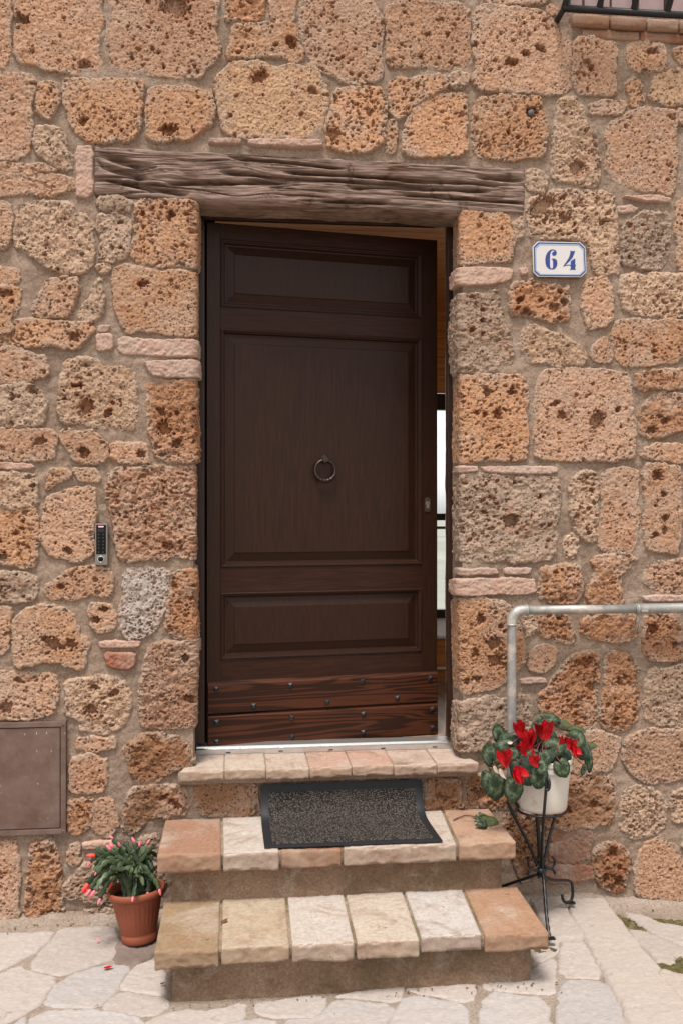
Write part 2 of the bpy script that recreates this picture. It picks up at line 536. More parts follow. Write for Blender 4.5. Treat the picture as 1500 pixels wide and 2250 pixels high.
def nonuni(a, b, c, d, fine, coarse, extra=()):
    v = list(np.arange(a, b, coarse)) + list(np.arange(b, c, fine)) + list(np.arange(c, d + coarse, coarse))
    for e in extra:
        i = int(np.argmin([abs(q - e) for q in v])); v[i] = e
    return np.array(sorted(set(v)))
xs = nonuni(-1.70, -.98, 1.94, 2.75, .0075, .05, (XL - .003, XR + .003, WX0, WX1))
zs = nonuni(-.20, -.12, 3.70, 4.45, .0075, .05, (ZS - .02, ZL + .02, WZ0))
X, Z = np.meshgrid(xs, zs, indexing='ij')
hm = .001 + .018 * (fbm(X * 9, Z * 9, 5, 4) - .5) + .010 * (fbm(X * 26, Z * 34, 6, 3) - .5) + .0045 * (vnoise(X * 110, Z * 110, 7) - .5)
MX, MZ, MH = X, Z, hm
stone_wall = obj('stone_wall', bpy.data.meshes.new('stone_wall'), M_MORTAR, house)
# sides of the door opening in the same mortar
def reveal(name, x, z0, z1, y0, y1, sgn):
    ys = np.arange(y0, y1, .012); zz = np.arange(z0, z1, .012)
    Y, ZZ = np.meshgrid(ys, zz, indexing='ij')
    n = .008 * (fbm(Y * 20, ZZ * 12, 40, 4) - .5)
    return obj(name, mesh_np(name, np.stack([(x + n).ravel(), Y.ravel(), ZZ.ravel()], -1), grid_quads(*Y.shape)), M_MORTAR, house)
reveal('door_reveal', XR + .003, ZS - .03, ZL + .03, -.002, .32, 1)
reveal('door_reveal', XL - .003, ZS - .03, ZL + .03, -.002, .32, -1)

# photograph outlines of the stones: kind, outline in photo pixels
S = '''
t -40,-40 22,-40 25,20 22,110 18,140 8,150 -40,148
t 38,-40 222,-40 222,50 217,100 222,150 195,155 150,160 105,155 85,140 50,142 33,115 38,40
t 243,-40 478,-40 478,40 465,60 490,115 455,145 440,165 400,170 330,160 270,155 238,145 235,100 243,50
t -40,165 72,168 75,195 68,240 70,285 62,340 40,350 -40,350
o 88,190 120,185 130,215 122,240 110,262 88,255 82,225
o 140,177 310,178 312,210 305,285 290,305 240,315 195,310 165,285 150,262 145,220
o 328,195 380,193 440,200 467,210 468,270 440,285 415,312 385,308 340,312 327,300 325,240
p 80,285 125,280 140,300 145,335 160,350 158,372 110,360 85,340 76,320
k 168,322 206,325 206,425 190,438 168,432
l -40,365 40,362 110,368 120,378 40,380 -40,376
l -40,388 40,385 110,388 160,395 162,410 130,425 110,430 50,428 -40,430
d 498,-40 580,-40 580,10 575,48 520,50 497,45 500,20
t 598,-40 645,-40 648,48 620,52 605,48 595,15
o 515,62 575,57 645,58 655,90 662,125 645,138 600,120 560,130 520,128 500,125 510,95
t 660,10 700,-2 790,0 822,15 838,50 835,120 838,165 820,180 795,190 760,180 700,155 675,148 690,140 672,100 658,60
c 510,145 560,140 600,150 640,148 690,152 710,185 718,225 705,270 690,298 650,302 580,303 510,303 490,290 482,240 475,195 485,170
k 458,307 530,308 530,320 460,318
k 546,308 708,310 710,326 600,324 546,320
o 735,200 800,195 840,200 843,240 840,318 820,325 790,335 740,332 718,320 718,270 735,235
o 848,268 870,265 870,300 868,332 848,330
t 850,10 940,8 1025,18 1028,60 1027,140 1000,152 920,150 855,150 850,110 848,60
o 855,180 890,178 975,165 978,190 940,205 905,235 895,255 870,260 853,245 860,215
p 985,168 1010,163 1027,175 1020,190 990,195
o 940,215 980,210 1022,210 1025,260 1018,340 950,345 888,340 885,300 895,270 915,240
t 1042,18 1080,12 1180,25 1205,40 1230,75 1252,95 1250,150 1252,195 1240,207 1170,205 1060,198 1036,185 1045,150 1038,80
o 1045,218 1100,212 1180,218 1190,260 1197,305 1190,345 1130,350 1050,345 1040,320 1040,260
t 1062,-40 1205,-40 1205,4 1130,10 1065,5
p 1160,375 1190,375 1200,395 1198,418 1175,425 1157,415
p 1228,220 1255,215 1275,230 1285,275 1305,300 1310,350 1316,400 1300,408 1255,402 1213,395 1210,350 1215,310 1222,260
t 1200,15 1222,20 1217,38 1198,32
t 1262,90 1310,88 1350,100 1348,200 1330,210 1260,208 1258,140
o 1380,100 1410,93 1450,98 1455,120 1458,150 1440,160 1400,160 1385,145 1372,120
o 1478,110 1500,105 1560,110 1560,150 1500,148 1482,125
o 1375,178 1395,175 1410,200 1408,228 1390,232 1378,205
c 1440,170 1480,155 1500,160 1560,165 1560,225 1500,230 1450,228 1430,215 1432,185
t 1292,230 1340,225 1372,230 1365,248 1330,255 1300,252
t 1345,265 1400,245 1478,245 1480,300 1478,425 1440,422 1370,410 1345,390 1330,370 1340,330 1332,300
t 1492,240 1560,240 1560,275 1490,270
k 1362,432 1440,430 1470,440 1468,448 1400,443
k 1352,455 1380,450 1400,458 1390,468 1355,470
o 1012,465 1060,470 1115,480 1120,510 1128,535 1120,570 1080,575 1040,580 1012,570 1012,520
p 1130,485 1148,482 1150,520 1135,530 1128,505
p 1160,440 1200,425 1270,420 1345,430 1350,480 1355,600 1330,605 1300,590 1292,540 1280,528 1200,522 1160,520 1157,480
g 1370,495 1400,470 1460,465 1470,485 1465,570 1450,592 1410,590 1365,582 1368,540
t 1485,440 1560,435 1560,600 1495,600 1490,560 1482,500
k 1012,590 1060,587 1125,590 1120,620 1060,628 1012,630
k 1138,590 1155,588 1158,602 1140,605
d 1125,625 1160,617 1200,628 1240,630 1250,655 1248,700 1215,707 1160,695 1122,692 1120,655
t 1283,620 1330,612 1343,640 1340,700 1320,720 1295,722 1280,700 1275,660
p 1363,610 1400,605 1500,605 1560,605 1560,690 1500,697 1420,695 1380,685 1360,650
g 1012,655 1030,645 1060,650 1090,640 1095,670 1110,720 1122,765 1118,800 1070,815 1012,818 1012,780 1012,700
p 1150,725 1180,718 1220,735 1265,755 1285,785 1270,800 1220,803 1160,790 1140,765
t 1305,760 1330,745 1338,770 1338,795 1315,798 1300,785
o 1352,710 1400,705 1500,708 1560,708 1560,760 1500,775 1480,798 1420,800 1370,805 1350,785 1345,740
o 1012,827 1080,825 1150,828 1155,880 1150,920 1155,985 1145,1008 1060,1010 1012,1015 1012,950 1012,880
t 1190,815 1260,812 1360,818 1382,835 1380,900 1390,960 1385,1005 1350,1012 1280,1010 1180,1008 1175,960 1178,880
d 1400,820 1450,815 1500,812 1560,812 1560,850 1500,852 1440,855 1395,852
d 1410,890 1450,862 1470,870 1500,870 1560,870 1560,940 1500,945 1440,962 1405,955 1400,920
t 1415,985 1450,978 1500,980 1560,980 1560,1010 1500,1013 1440,1010 1408,1005
k 1012,1025 1045,1024 1048,1038 1012,1040
k 1053,1025 1222,1025 1223,1040 1150,1042 1060,1038
g 1012,1045 1060,1045 1130,1055 1170,1045 1220,1052 1228,1090 1220,1150 1218,1225 1160,1232 1060,1230 1012,1228 1012,1140
p 1255,1055 1285,1035 1308,1045 1310,1110 1308,1190 1285,1185 1258,1160 1248,1110
t 1325,1035 1385,1028 1395,1040 1400,1120 1390,1200 1380,1215 1320,1210 1312,1180 1320,1100
t 1415,1025 1450,1018 1490,1032 1492,1120 1490,1180 1485,1215 1430,1210 1412,1180 1415,1100
p 1238,1178 1260,1175 1265,1200 1260,1228 1240,1225
k 1012,1250 1090,1248 1095,1262 1012,1265
k 1103,1248 1165,1248 1163,1262 1105,1262
k 1012,1272 1170,1268 1175,1305 1060,1308 1012,1308
d 1190,1250 1230,1243 1268,1242 1275,1290 1270,1325 1210,1325 1190,1315 1182,1290
d 1300,1225 1350,1218 1395,1225 1380,1245 1358,1260 1360,1300 1368,1325 1300,1328 1288,1310 1305,1270
l 1415,1240 1460,1235 1500,1230 1560,1228 1560,1300 1500,1300 1440,1302 1410,1280
k 1410,1308 1500,1306 1560,1306 1560,1320 1500,1322 1412,1320
o 1012,1325 1050,1315 1110,1325 1140,1380 1150,1440 1130,1480 1090,1510 1050,1520 1012,1518 1012,1450 1012,1380
p 1150,1355 1170,1350 1175,1390 1155,1395
d 1185,1350 1240,1350 1260,1390 1258,1410 1230,1412 1190,1400 1180,1370
d 1280,1360 1340,1350 1395,1350 1400,1395 1370,1408 1310,1405 1275,1395
d 1415,1355 1470,1350 1485,1380 1497,1440 1480,1450 1430,1448 1412,1430 1415,1390
t 1165,1425 1200,1415 1215,1430 1215,1460 1185,1475 1160,1465
k 1140,1488 1195,1488 1200,1500 1140,1502
d 1250,1445 1290,1432 1312,1445 1315,1480 1305,1540 1310,1590 1280,1605 1220,1590 1190,1570 1183,1530 1215,1490
d 1335,1430 1365,1430 1400,1460 1398,1540 1400,1580 1370,1605 1330,1600 1318,1580 1325,1500
g 1425,1470 1500,1462 1560,1462 1560,1590 1490,1593 1420,1588 1415,1530
g 1014,1560 1060,1535 1120,1535 1160,1520 1165,1560 1160,1610 1090,1640 1014,1655 1014,1600
l 1385,1610 1450,1605 1500,1602 1560,1600 1560,1700 1500,1710 1440,1720 1400,1710 1370,1680 1370,1640
t 1235,1615 1310,1605 1355,1620 1350,1660 1340,1690 1255,1695 1240,1660
b 1240,1710 1300,1697 1345,1705 1350,1760 1340,1810 1270,1820 1200,1815 1180,1800 1200,1760
p 1370,1735 1400,1722 1450,1745 1460,1780 1450,1825 1390,1840 1365,1820 1362,1770
p 1475,1740 1500,1735 1560,1735 1560,1815 1500,1812 1475,1800
t 1420,1855 1450,1840 1480,1860 1505,1900 1500,1975 1440,1980 1395,1960 1390,1900
p 1495,1850 1560,1840 1560,1900 1517,1890
b 1300,1870 1340,1850 1375,1865 1382,1910 1360,1960 1320,1950 1300,1910
q 1205,1852 1255,1850 1290,1852 1288,1888 1205,1890
q 1200,1900 1295,1898 1298,1930 1200,1935
q 1200,1825 1290,1822 1300,1845 1200,1848
b 1020,1708 1070,1705 1130,1725 1150,1762 1090,1778 1050,1768 1020,1772
b 935,1712 1010,1712 1012,1780 940,1785
b 1072,1652 1130,1655 1180,1690 1172,1740 1140,1720 1085,1700
b 1095,1795 1160,1785 1190,1830 1190,1900 1150,1940 1130,1900
t -40,445 25,448 28,490 20,545 -40,550
p 40,450 110,442 160,448 155,470 195,475 205,520 205,560 198,590 170,600 130,595 90,580 60,550 38,545 36,500
g 215,440 260,435 290,445 280,465 225,462
p 220,475 265,478 285,490 283,560 240,575 222,570 225,530 215,500
o 300,445 400,442 424,460 428,500 428,585 360,583 300,575 290,560 297,500
t -40,590 40,592 45,620 -40,625
o -40,632 42,632 45,690 -40,692
t 110,615 170,612 175,635 160,670 150,695 100,697 70,690 85,660
p 215,620 226,625 222,690 205,706 175,700 195,660
p 215,585 240,583 240,595 218,598
o 258,590 310,590 350,600 380,598 428,610 428,728 390,735 330,728 280,730 265,700 250,660 250,620
o -40,708 60,703 160,710 200,712 207,730 185,750 170,768 150,762 60,760 -40,760
k 215,715 245,716 240,730 215,730
k 210,735 250,732 252,770 215,775
k 260,740 330,745 428,748 428,785 340,783 262,780
k 318,793 428,790 428,830 340,830 325,815
t -40,770 40,768 60,780 100,785 105,825 50,838 -40,840
p 140,795 190,785 215,795 230,810 265,812 295,815 300,860 297,940 270,948 200,935 140,925 130,900 138,850
p -40,855 20,850 60,845 90,860 102,900 95,935 -40,938
d 325,840 428,835 428,900 428,1005 390,1015 345,1005 330,960 325,900
t -40,945 50,945 120,950 122,1000 110,1010 -40,1010
t 135,950 150,945 180,955 205,950 235,985 235,1010 200,1018 165,1010 145,980
t 250,980 315,977 322,1000 325,1015 260,1013 245,1005
k -40,1015 70,1018 80,1030 30,1034 -40,1030
o 115,1030 145,1030 155,1045 130,1060 102,1075 108,1050
o 165,1030 205,1030 222,1050 215,1058 175,1055
L 240,1050 260,1030 340,1028 428,1025 428,1100 428,1225 380,1222 330,1230 270,1232 255,1200 255,1150 235,1110
p -40,1040 75,1040 83,1070 80,1110 30,1115 -40,1112
o -40,1118 75,1115 82,1150 82,1240 60,1248 20,1235 -40,1225
t 110,1095 160,1075 205,1070 212,1110 205,1160 205,1215 170,1235 120,1225 95,1190 93,1150 100,1115
g -40,1260 60,1258 82,1275 80,1310 50,1320 -40,1320
t 150,1255 200,1243 245,1255 250,1290 240,1312 205,1305 160,1312 120,1315 100,1300 105,1285
w 275,1250 320,1250 370,1255 365,1290 360,1340 345,1380 310,1402 285,1400 262,1370 262,1340 278,1290
d 375,1255 428,1250 428,1320 428,1400 390,1400 360,1375 370,1330
t 200,1330 240,1325 255,1345 250,1385 215,1390 200,1370
t -40,1340 20,1335 25,1370 12,1435 -40,1440
o 50,1340 85,1330 120,1335 160,1345 175,1390 190,1410 188,1465 150,1460 100,1450 70,1465 38,1462 30,1420 35,1370
k 215,1408 310,1406 305,1422 220,1423
r 228,1433 303,1433 293,1470 240,1468
L 330,1420 380,1410 425,1410 425,1500 424,1590 390,1598 315,1595 308,1560 308,1520 318,1480
t -40,1485 60,1480 115,1480 125,1510 120,1560 80,1577 -40,1575
p 150,1500 200,1485 265,1490 285,1520 285,1560 262,1600 230,1608 180,1605 175,1580 150,1570 148,1530
b 285,1640 320,1610 370,1615 415,1630 420,1680 380,1690 350,1720 300,1720 285,1690 272,1650
t 180,1625 245,1620 250,1640 200,1650 170,1640
t 155,1670 200,1660 235,1670 232,1720 220,1740 160,1740 153,1730
d 155,1760 200,1752 208,1770 200,1820 160,1830 153,1825
t 212,1765 235,1752 250,1765 253,1830 230,1840 205,1815
b 290,1735 340,1726 400,1728 418,1760 400,1790 330,1795 300,1830 270,1820 270,1790
B 432,1718 565,1716 568,1790 430,1792
B 578,1716 750,1714 750,1795 578,1795
B 758,1714 925,1712 925,1795 758,1795
t -40,1850 35,1848 42,1880 42,2010 20,2030 -40,2030
d 75,1850 115,1845 130,1880 135,1960 135,2010 100,2022 60,2015 62,1940 65,1890
t 155,1862 175,1857 175,1895 155,1900
k 180,1850 255,1843 258,1860 185,1866
g 140,1950 185,1900 250,1880 300,1885 350,1895 365,1950 300,1990 240,1985 170,1975 145,1970
g 300,1850 340,1830 355,1850 350,1888 310,1880
g 190,2000 260,1995 300,2000 330,2015 250,2030 180,2025
'''
PITS_PX = [(1085, 1413, 15), (1043, 1435, 9), (1087, 1452, 14), (1055, 1360, 10), (1097, 1375, 6), (1025, 1497, 7), (1045, 1490, 8),
           (370, 288, 14), (730, 295, 14), (1267, 368, 16), (1165, 250, 12), (185, 268, 9), (190, 150, 13), (50, 45, 12), (385, 15, 26),
           (640, 97, 12), (685, 200, 9), (570, 172, 14), (1120, 140, 12), (1153, 120, 8), (1185, 110, 10), (1295, 152, 8), (1430, 115, 10),
           (1190, 455, 24), (1235, 480, 10), (1320, 490, 8), (1238, 665, 9), (1215, 675, 9), (1140, 660, 9), (1133, 680, 6), (1155, 690, 10),
           (1090, 910, 10), (1070, 862, 8), (1120, 862, 9), (1232, 912, 9), (1218, 887, 8), (1310, 925, 18), (1120, 1145, 15), (1355, 900, 7),
           (1458, 925, 9), (1430, 945, 9), (1440, 1045, 11), (1458, 1138, 8), (1457, 1166, 7), (1436, 1175, 7), (1453, 1085, 7),
           (1285, 1455, 14), (1300, 1508, 12), (1478, 1416, 8), (1430, 1380, 12), (1302, 1768, 9), (1245, 1780, 9), (1062, 1745, 12), (1343, 1870, 11),
           (1355, 1935, 12), (1328, 1928, 9), (190, 895, 15), (240, 908, 8), (170, 848, 8), (75, 857, 10), (30, 873, 6), (88, 970, 11),
           (185, 995, 10), (312, 998, 8), (355, 905, 8), (360, 940, 14), (390, 975, 9), (165, 742, 10), (315, 625, 9), (15, 645, 9), (380, 472, 7),
           (120, 1415, 16), (157, 1415, 11), (100, 1402, 6), (45, 1495, 8), (15, 1555, 12), (200, 1558, 14), (250, 1523, 8), (208, 1508, 7),
           (210, 1362, 8), (230, 1338, 7), (408, 1445, 8), (415, 1535, 9), (135, 1288, 7), (150, 1210, 8), (8, 1225, 10), (370, 1200, 10),
           (115, 2005, 8), (105, 1882, 6), (390, 1770, 9), (360, 1750, 7)]
KIND = {   # colour, top, rounding, roughness, layering, pit density, pit max
    't': (srgb(219, 178, 149, K), .013, .007, .004, 0, 1500, .0085),
    'o': (srgb(219, 173, 138, K), .013, .007, .0035, 0, 2500, .0080),
    'c': (srgb(226, 190, 157, K), .014, .008, .0035, 0, 1900, .0080),
    'p': (srgb(220, 190, 164, K), .013, .010, .010, .001, 1900, .009),
    'g': (srgb(190, 167, 147, K), .013, .010, .011, .001, 1800, .010),
    'w': (srgb(214, 202, 192, K), .016, .010, .008, 0, 3200, .0075),
    'd': (srgb(205, 156, 121, K), .013, .010, .014, .001, 3000, .011),
    'b': (srgb(170, 128, 98, K), .011, .012, .014, .001, 2800, .011),
    'B': (srgb(172, 132, 102, K), .006, .008, .005, 0, 1600, .008),
    'l': (srgb(212, 172, 144, K), .012, .008, .005, .006, 1600, .007),
    'L': (srgb(198, 158, 132, K), .014, .010, .007, .006, 2000, .008),
    'k': (srgb(208, 174, 156, K), .017, .005, .003, .001, 0, .004),
    'r': (srgb(182, 110, 80, K), .018, .006, .003, .001, 0, .004),
    'q': (srgb(158, 116, 94, K), .017, .008, .006, .001, 300, .006),
}
RC = .014                                    # rounding of the quoins into the doorway
stones = []
pits_w = [(*W(u, v)[[0, 2]], r * .00176) for u, v, r in PITS_PX]
rs = random.Random(4)
for n, line in enumerate(S.strip().split('\n')):
    kind, *pts = line.split()
    px = [tuple(float(c) for c in p.split(',')) for p in pts]
    poly = np.array([W(u, v)[[0, 2]] for u, v in px])
    col, top, r, rough, layer, pd, pm = KIND[kind]
    jr = (poly[:, 0].min() < XR + .012) and poly[:, 0].min() > .3 and poly[:, 1].min() > .55 and poly[:, 1].max() < 2.75 
    jl = (poly[:, 0].max() > XL - .020) and poly[:, 0].max() < .2 and poly[:, 1].min() > .55 and poly[:, 1].max() < 2.76
    ext = .10 + .05 * rs.random()
    if jr: poly[poly[:, 0] < XR + .014, 0] = XR - ext
    if jl: poly[poly[:, 0] > XL - .030, 0] = XL + ext
    top = top * (.75 + .6 * rs.random())
    mp = [p for p in pits_w if poly[:, 0].min() < p[0] < poly[:, 0].max() and poly[:, 1].min() < p[1] < poly[:, 1].max()]
    size = (poly.max(0) - poly.min(0)).min()
    r = min(r, size * .3)
    big = pd and size > .1
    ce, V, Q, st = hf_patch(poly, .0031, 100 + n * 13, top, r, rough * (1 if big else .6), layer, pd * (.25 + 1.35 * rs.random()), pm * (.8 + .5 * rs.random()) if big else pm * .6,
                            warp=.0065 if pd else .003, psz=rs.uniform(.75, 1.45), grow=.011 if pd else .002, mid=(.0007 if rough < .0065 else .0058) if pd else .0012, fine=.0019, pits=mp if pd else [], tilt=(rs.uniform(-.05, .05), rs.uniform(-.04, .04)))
    s = V[:, 0] + ce[0]; h = V[:, 1]
    x = s.copy(); y = -h
    if jr or jl:
        sg = 1.0 if jr else -1.0
        e = (XR + RC - s) if jr else (s - (XL - RC))       # distance past the start of the bend
        a = np.clip(e / RC, 0, math.pi / 2)
        xc = XR + RC if jr else XL - RC
        bend = e > 0
        far = np.clip(e - RC * math.pi / 2, 0, None)
        x = np.where(bend, xc - sg * (RC + h) * np.sin(a), x)
        y = np.where(bend, RC - (RC + h) * np.cos(a) + far, y)
    V = np.stack([x - ce[0], y, V[:, 2]], -1)
    if jr: Q = Q[:, ::-1]; Q = Q[:, ::-1]
    sel = np.where((MX[:, 0] > poly[:, 0].min()) & (MX[:, 0] < poly[:, 0].max()))[0]; sez = np.where((MZ[0] > poly[:, 1].min()) & (MZ[0] < poly[:, 1].max()))[0]
    if len(sel) and len(sez):
        i0, i1, j0, j1 = sel[0], sel[-1] + 1, sez[0], sez[-1] + 1
        dd = sdf(chaikin(poly), MX[i0:i1, j0:j1], MZ[i0:i1, j0:j1])
        MH[i0:i1, j0:j1] -= .05 * np.clip((dd - .010) / .008, 0, 1)
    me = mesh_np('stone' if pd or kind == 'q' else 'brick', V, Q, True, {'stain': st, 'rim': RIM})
    f = .90 + .2 * rs.random(); w = rs.uniform(-.03, .03)
    col = (col[0] * f * (1 + w), col[1] * f, col[2] * f * (1 - w))
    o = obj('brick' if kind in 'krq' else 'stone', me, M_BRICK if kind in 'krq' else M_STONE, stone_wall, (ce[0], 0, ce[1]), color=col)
    stones.append((o, ce, jr or jl))

MH[(MX > W(212, 380)[0]) & (MX < W(1146, 420)[0]) & (MZ > ZL) & (MZ < 2.905)] -= .09      # the beam sits in the wall
V = np.stack([MX.ravel(), -MH.ravel(), MZ.ravel()], -1)
Q = grid_quads(*MX.shape)
cx = (MX[:-1, :-1] + MX[1:, 1:]).ravel() / 2; cz = (MZ[:-1, :-1] + MZ[1:, 1:]).ravel() / 2
hole = (cx > XL - .003) & (cx < XR + .003) & (cz > ZS - .02) & (cz < ZL + .02)
hole |= (cx > WX0) & (cx < WX1) & (cz > WZ0)
stone_wall.data = mesh_np('stone_wall', V, Q[~hole]); stone_wall.data.materials.append(M_MORTAR)

# the wall goes on past the edges of the picture: the same blocks again
def again(o, dx, dz):
    c = o.copy(); COL.objects.link(c); c.location = (o.location[0] + dx, 0, o.location[2] + dz)
for o, ce, j in list(stones):
    if j: continue
    if ce[0] > 1.02 and ce[0] < 1.72 and ce[1] > .1: again(o, -2.75, 0.0)
    if ce[0] < -.25 and ce[0] > -.86 and ce[1] > .1: again(o, 2.86, 0.0)
    if 2.97 < ce[1] < 3.45 and -.85 < ce[0] < 1.22: again(o, 0.0, .74)

# a dark pebble caught in one block
bm = bmesh.new(); bmesh.ops.create_icosphere(bm, subdivisions=2, radius=.018)
for v in bm.verts:
    v.co *= .8 + .3 * random.Random(int(v.co.x * 9e4) + int(v.co.z * 7e4)).random()
p = W(1165, 250, -.006)
obj('pebble', from_bm('pebble', bm, True), plain('dark_pebble', srgb(82, 82, 84), .7, 0, .4, 60), stone_wall, tuple(p))
# ------------------------------------------------------------------ rough blocks
def rough_box(name, corners, r=.008, step=.012, amp=.003, seed=0, fine=.0008, smooth=True, chip=0.0):
    """closed block; corners = 8 points (x fastest, then y, then z), edges rounded and surface uneven"""
    C = np.array(corners, dtype=float).reshape(2, 2, 2, 3)      # [z][y][x]
    L = [np.linalg.norm(C[0, 0, 1] - C[0, 0, 0]), np.linalg.norm(C[0, 1, 0] - C[0, 0, 0]), np.linalg.norm(C[1, 0, 0] - C[0, 0, 0])]
    n = [max(3, int(l / step) + 1) for l in L]
    V = []; idx = {}; Q = []
    def vid(i, j, k):
        key = (i, j, k)
        if key not in idx:
            idx[key] = len(V); V.append((i / (n[0] - 1), j / (n[1] - 1), k / (n[2] - 1)))
        return idx[key]
    for ax in range(3):
        a, b = [q for q in range(3) if q != ax]
        for side in (0, n[ax] - 1):
            for p in range(n[a] - 1):
                for q in range(n[b] - 1):
                    f = []
                    for (dp, dq) in ((0, 0), (1, 0), (1, 1), (0, 1)):
                        t = [0, 0, 0]; t[ax] = side; t[a] = p + dp; t[b] = q + dq
                        f.append(vid(*t))
                    if (side == 0) == (ax != 1): f.reverse()
                    Q.append(f)
    U = np.array(V) * np.array(L)                                # metric block coordinates
    Lh = np.array(L)
    rr = np.minimum(r, Lh * .45)
    inner = np.clip(U, rr, Lh - rr)
    dv = U - inner; nn = np.linalg.norm(dv, axis=1, keepdims=True)
    nrm = dv / np.maximum(nn, 1e-9)
    P = inner + nrm * np.minimum(nn, r) * 1.0
    flat = nn[:, 0] < 1e-9
    edge = (np.abs(dv) > 1e-6).sum(1) >= 2
    disp = amp * 2 * (fbm(U[:, 0] * 16 + U[:, 2] * 11, U[:, 1] * 16 - U[:, 2] * 13, seed, 4) - .5) + fine * 2 * (vnoise(U[:, 0] * 130 + U[:, 2] * 90, U[:, 1] * 130 + U[:, 2] * 110, seed + 5) - .5)
    side = (np.abs(dv[:, 0]) > 1e-6)
    disp = np.where(side, disp * .35, disp)
    front = (dv[:, 1] < -1e-6) & (np.abs(dv[:, 0]) < 1e-6)
    disp = disp + np.where(front, chip * .9 * (fbm(U[:, 0] * 38, U[:, 2] * 55, seed + 21, 4, .6) - .6), 0)
    fr_ = edge & (U[:, 1] < rr[1] * 1.01 if np.ndim(rr) else True) & ~side
    disp = disp - np.where(fr_, chip * np.clip(fbm(U[:, 0] * 28 + 3 * U[:, 2], U[:, 1] * 28 + 7 * U[:, 2], seed + 9, 3) - .42, 0, 1) * 3, 0)
    P = P + nrm * disp[:, None]
    T = P / Lh
    x, y, z = T[:, 0:1], T[:, 1:2], T[:, 2:3]
    out = 0
    for kz in (0, 1):
        for ky in (0, 1):
            for kx in (0, 1):
                out = out + C[kz, ky, kx] * (x if kx else 1 - x) * (y if ky else 1 - y) * (z if kz else 1 - z)
    ce = out.mean(0)
    return ce, mesh_np(name, out - ce, np.array(Q), smooth)

def box8(lo, hi):
    return [(x, y, z) for z in (lo[2], hi[2]) for y in (lo[1], hi[1]) for x in (lo[0], hi[0])]

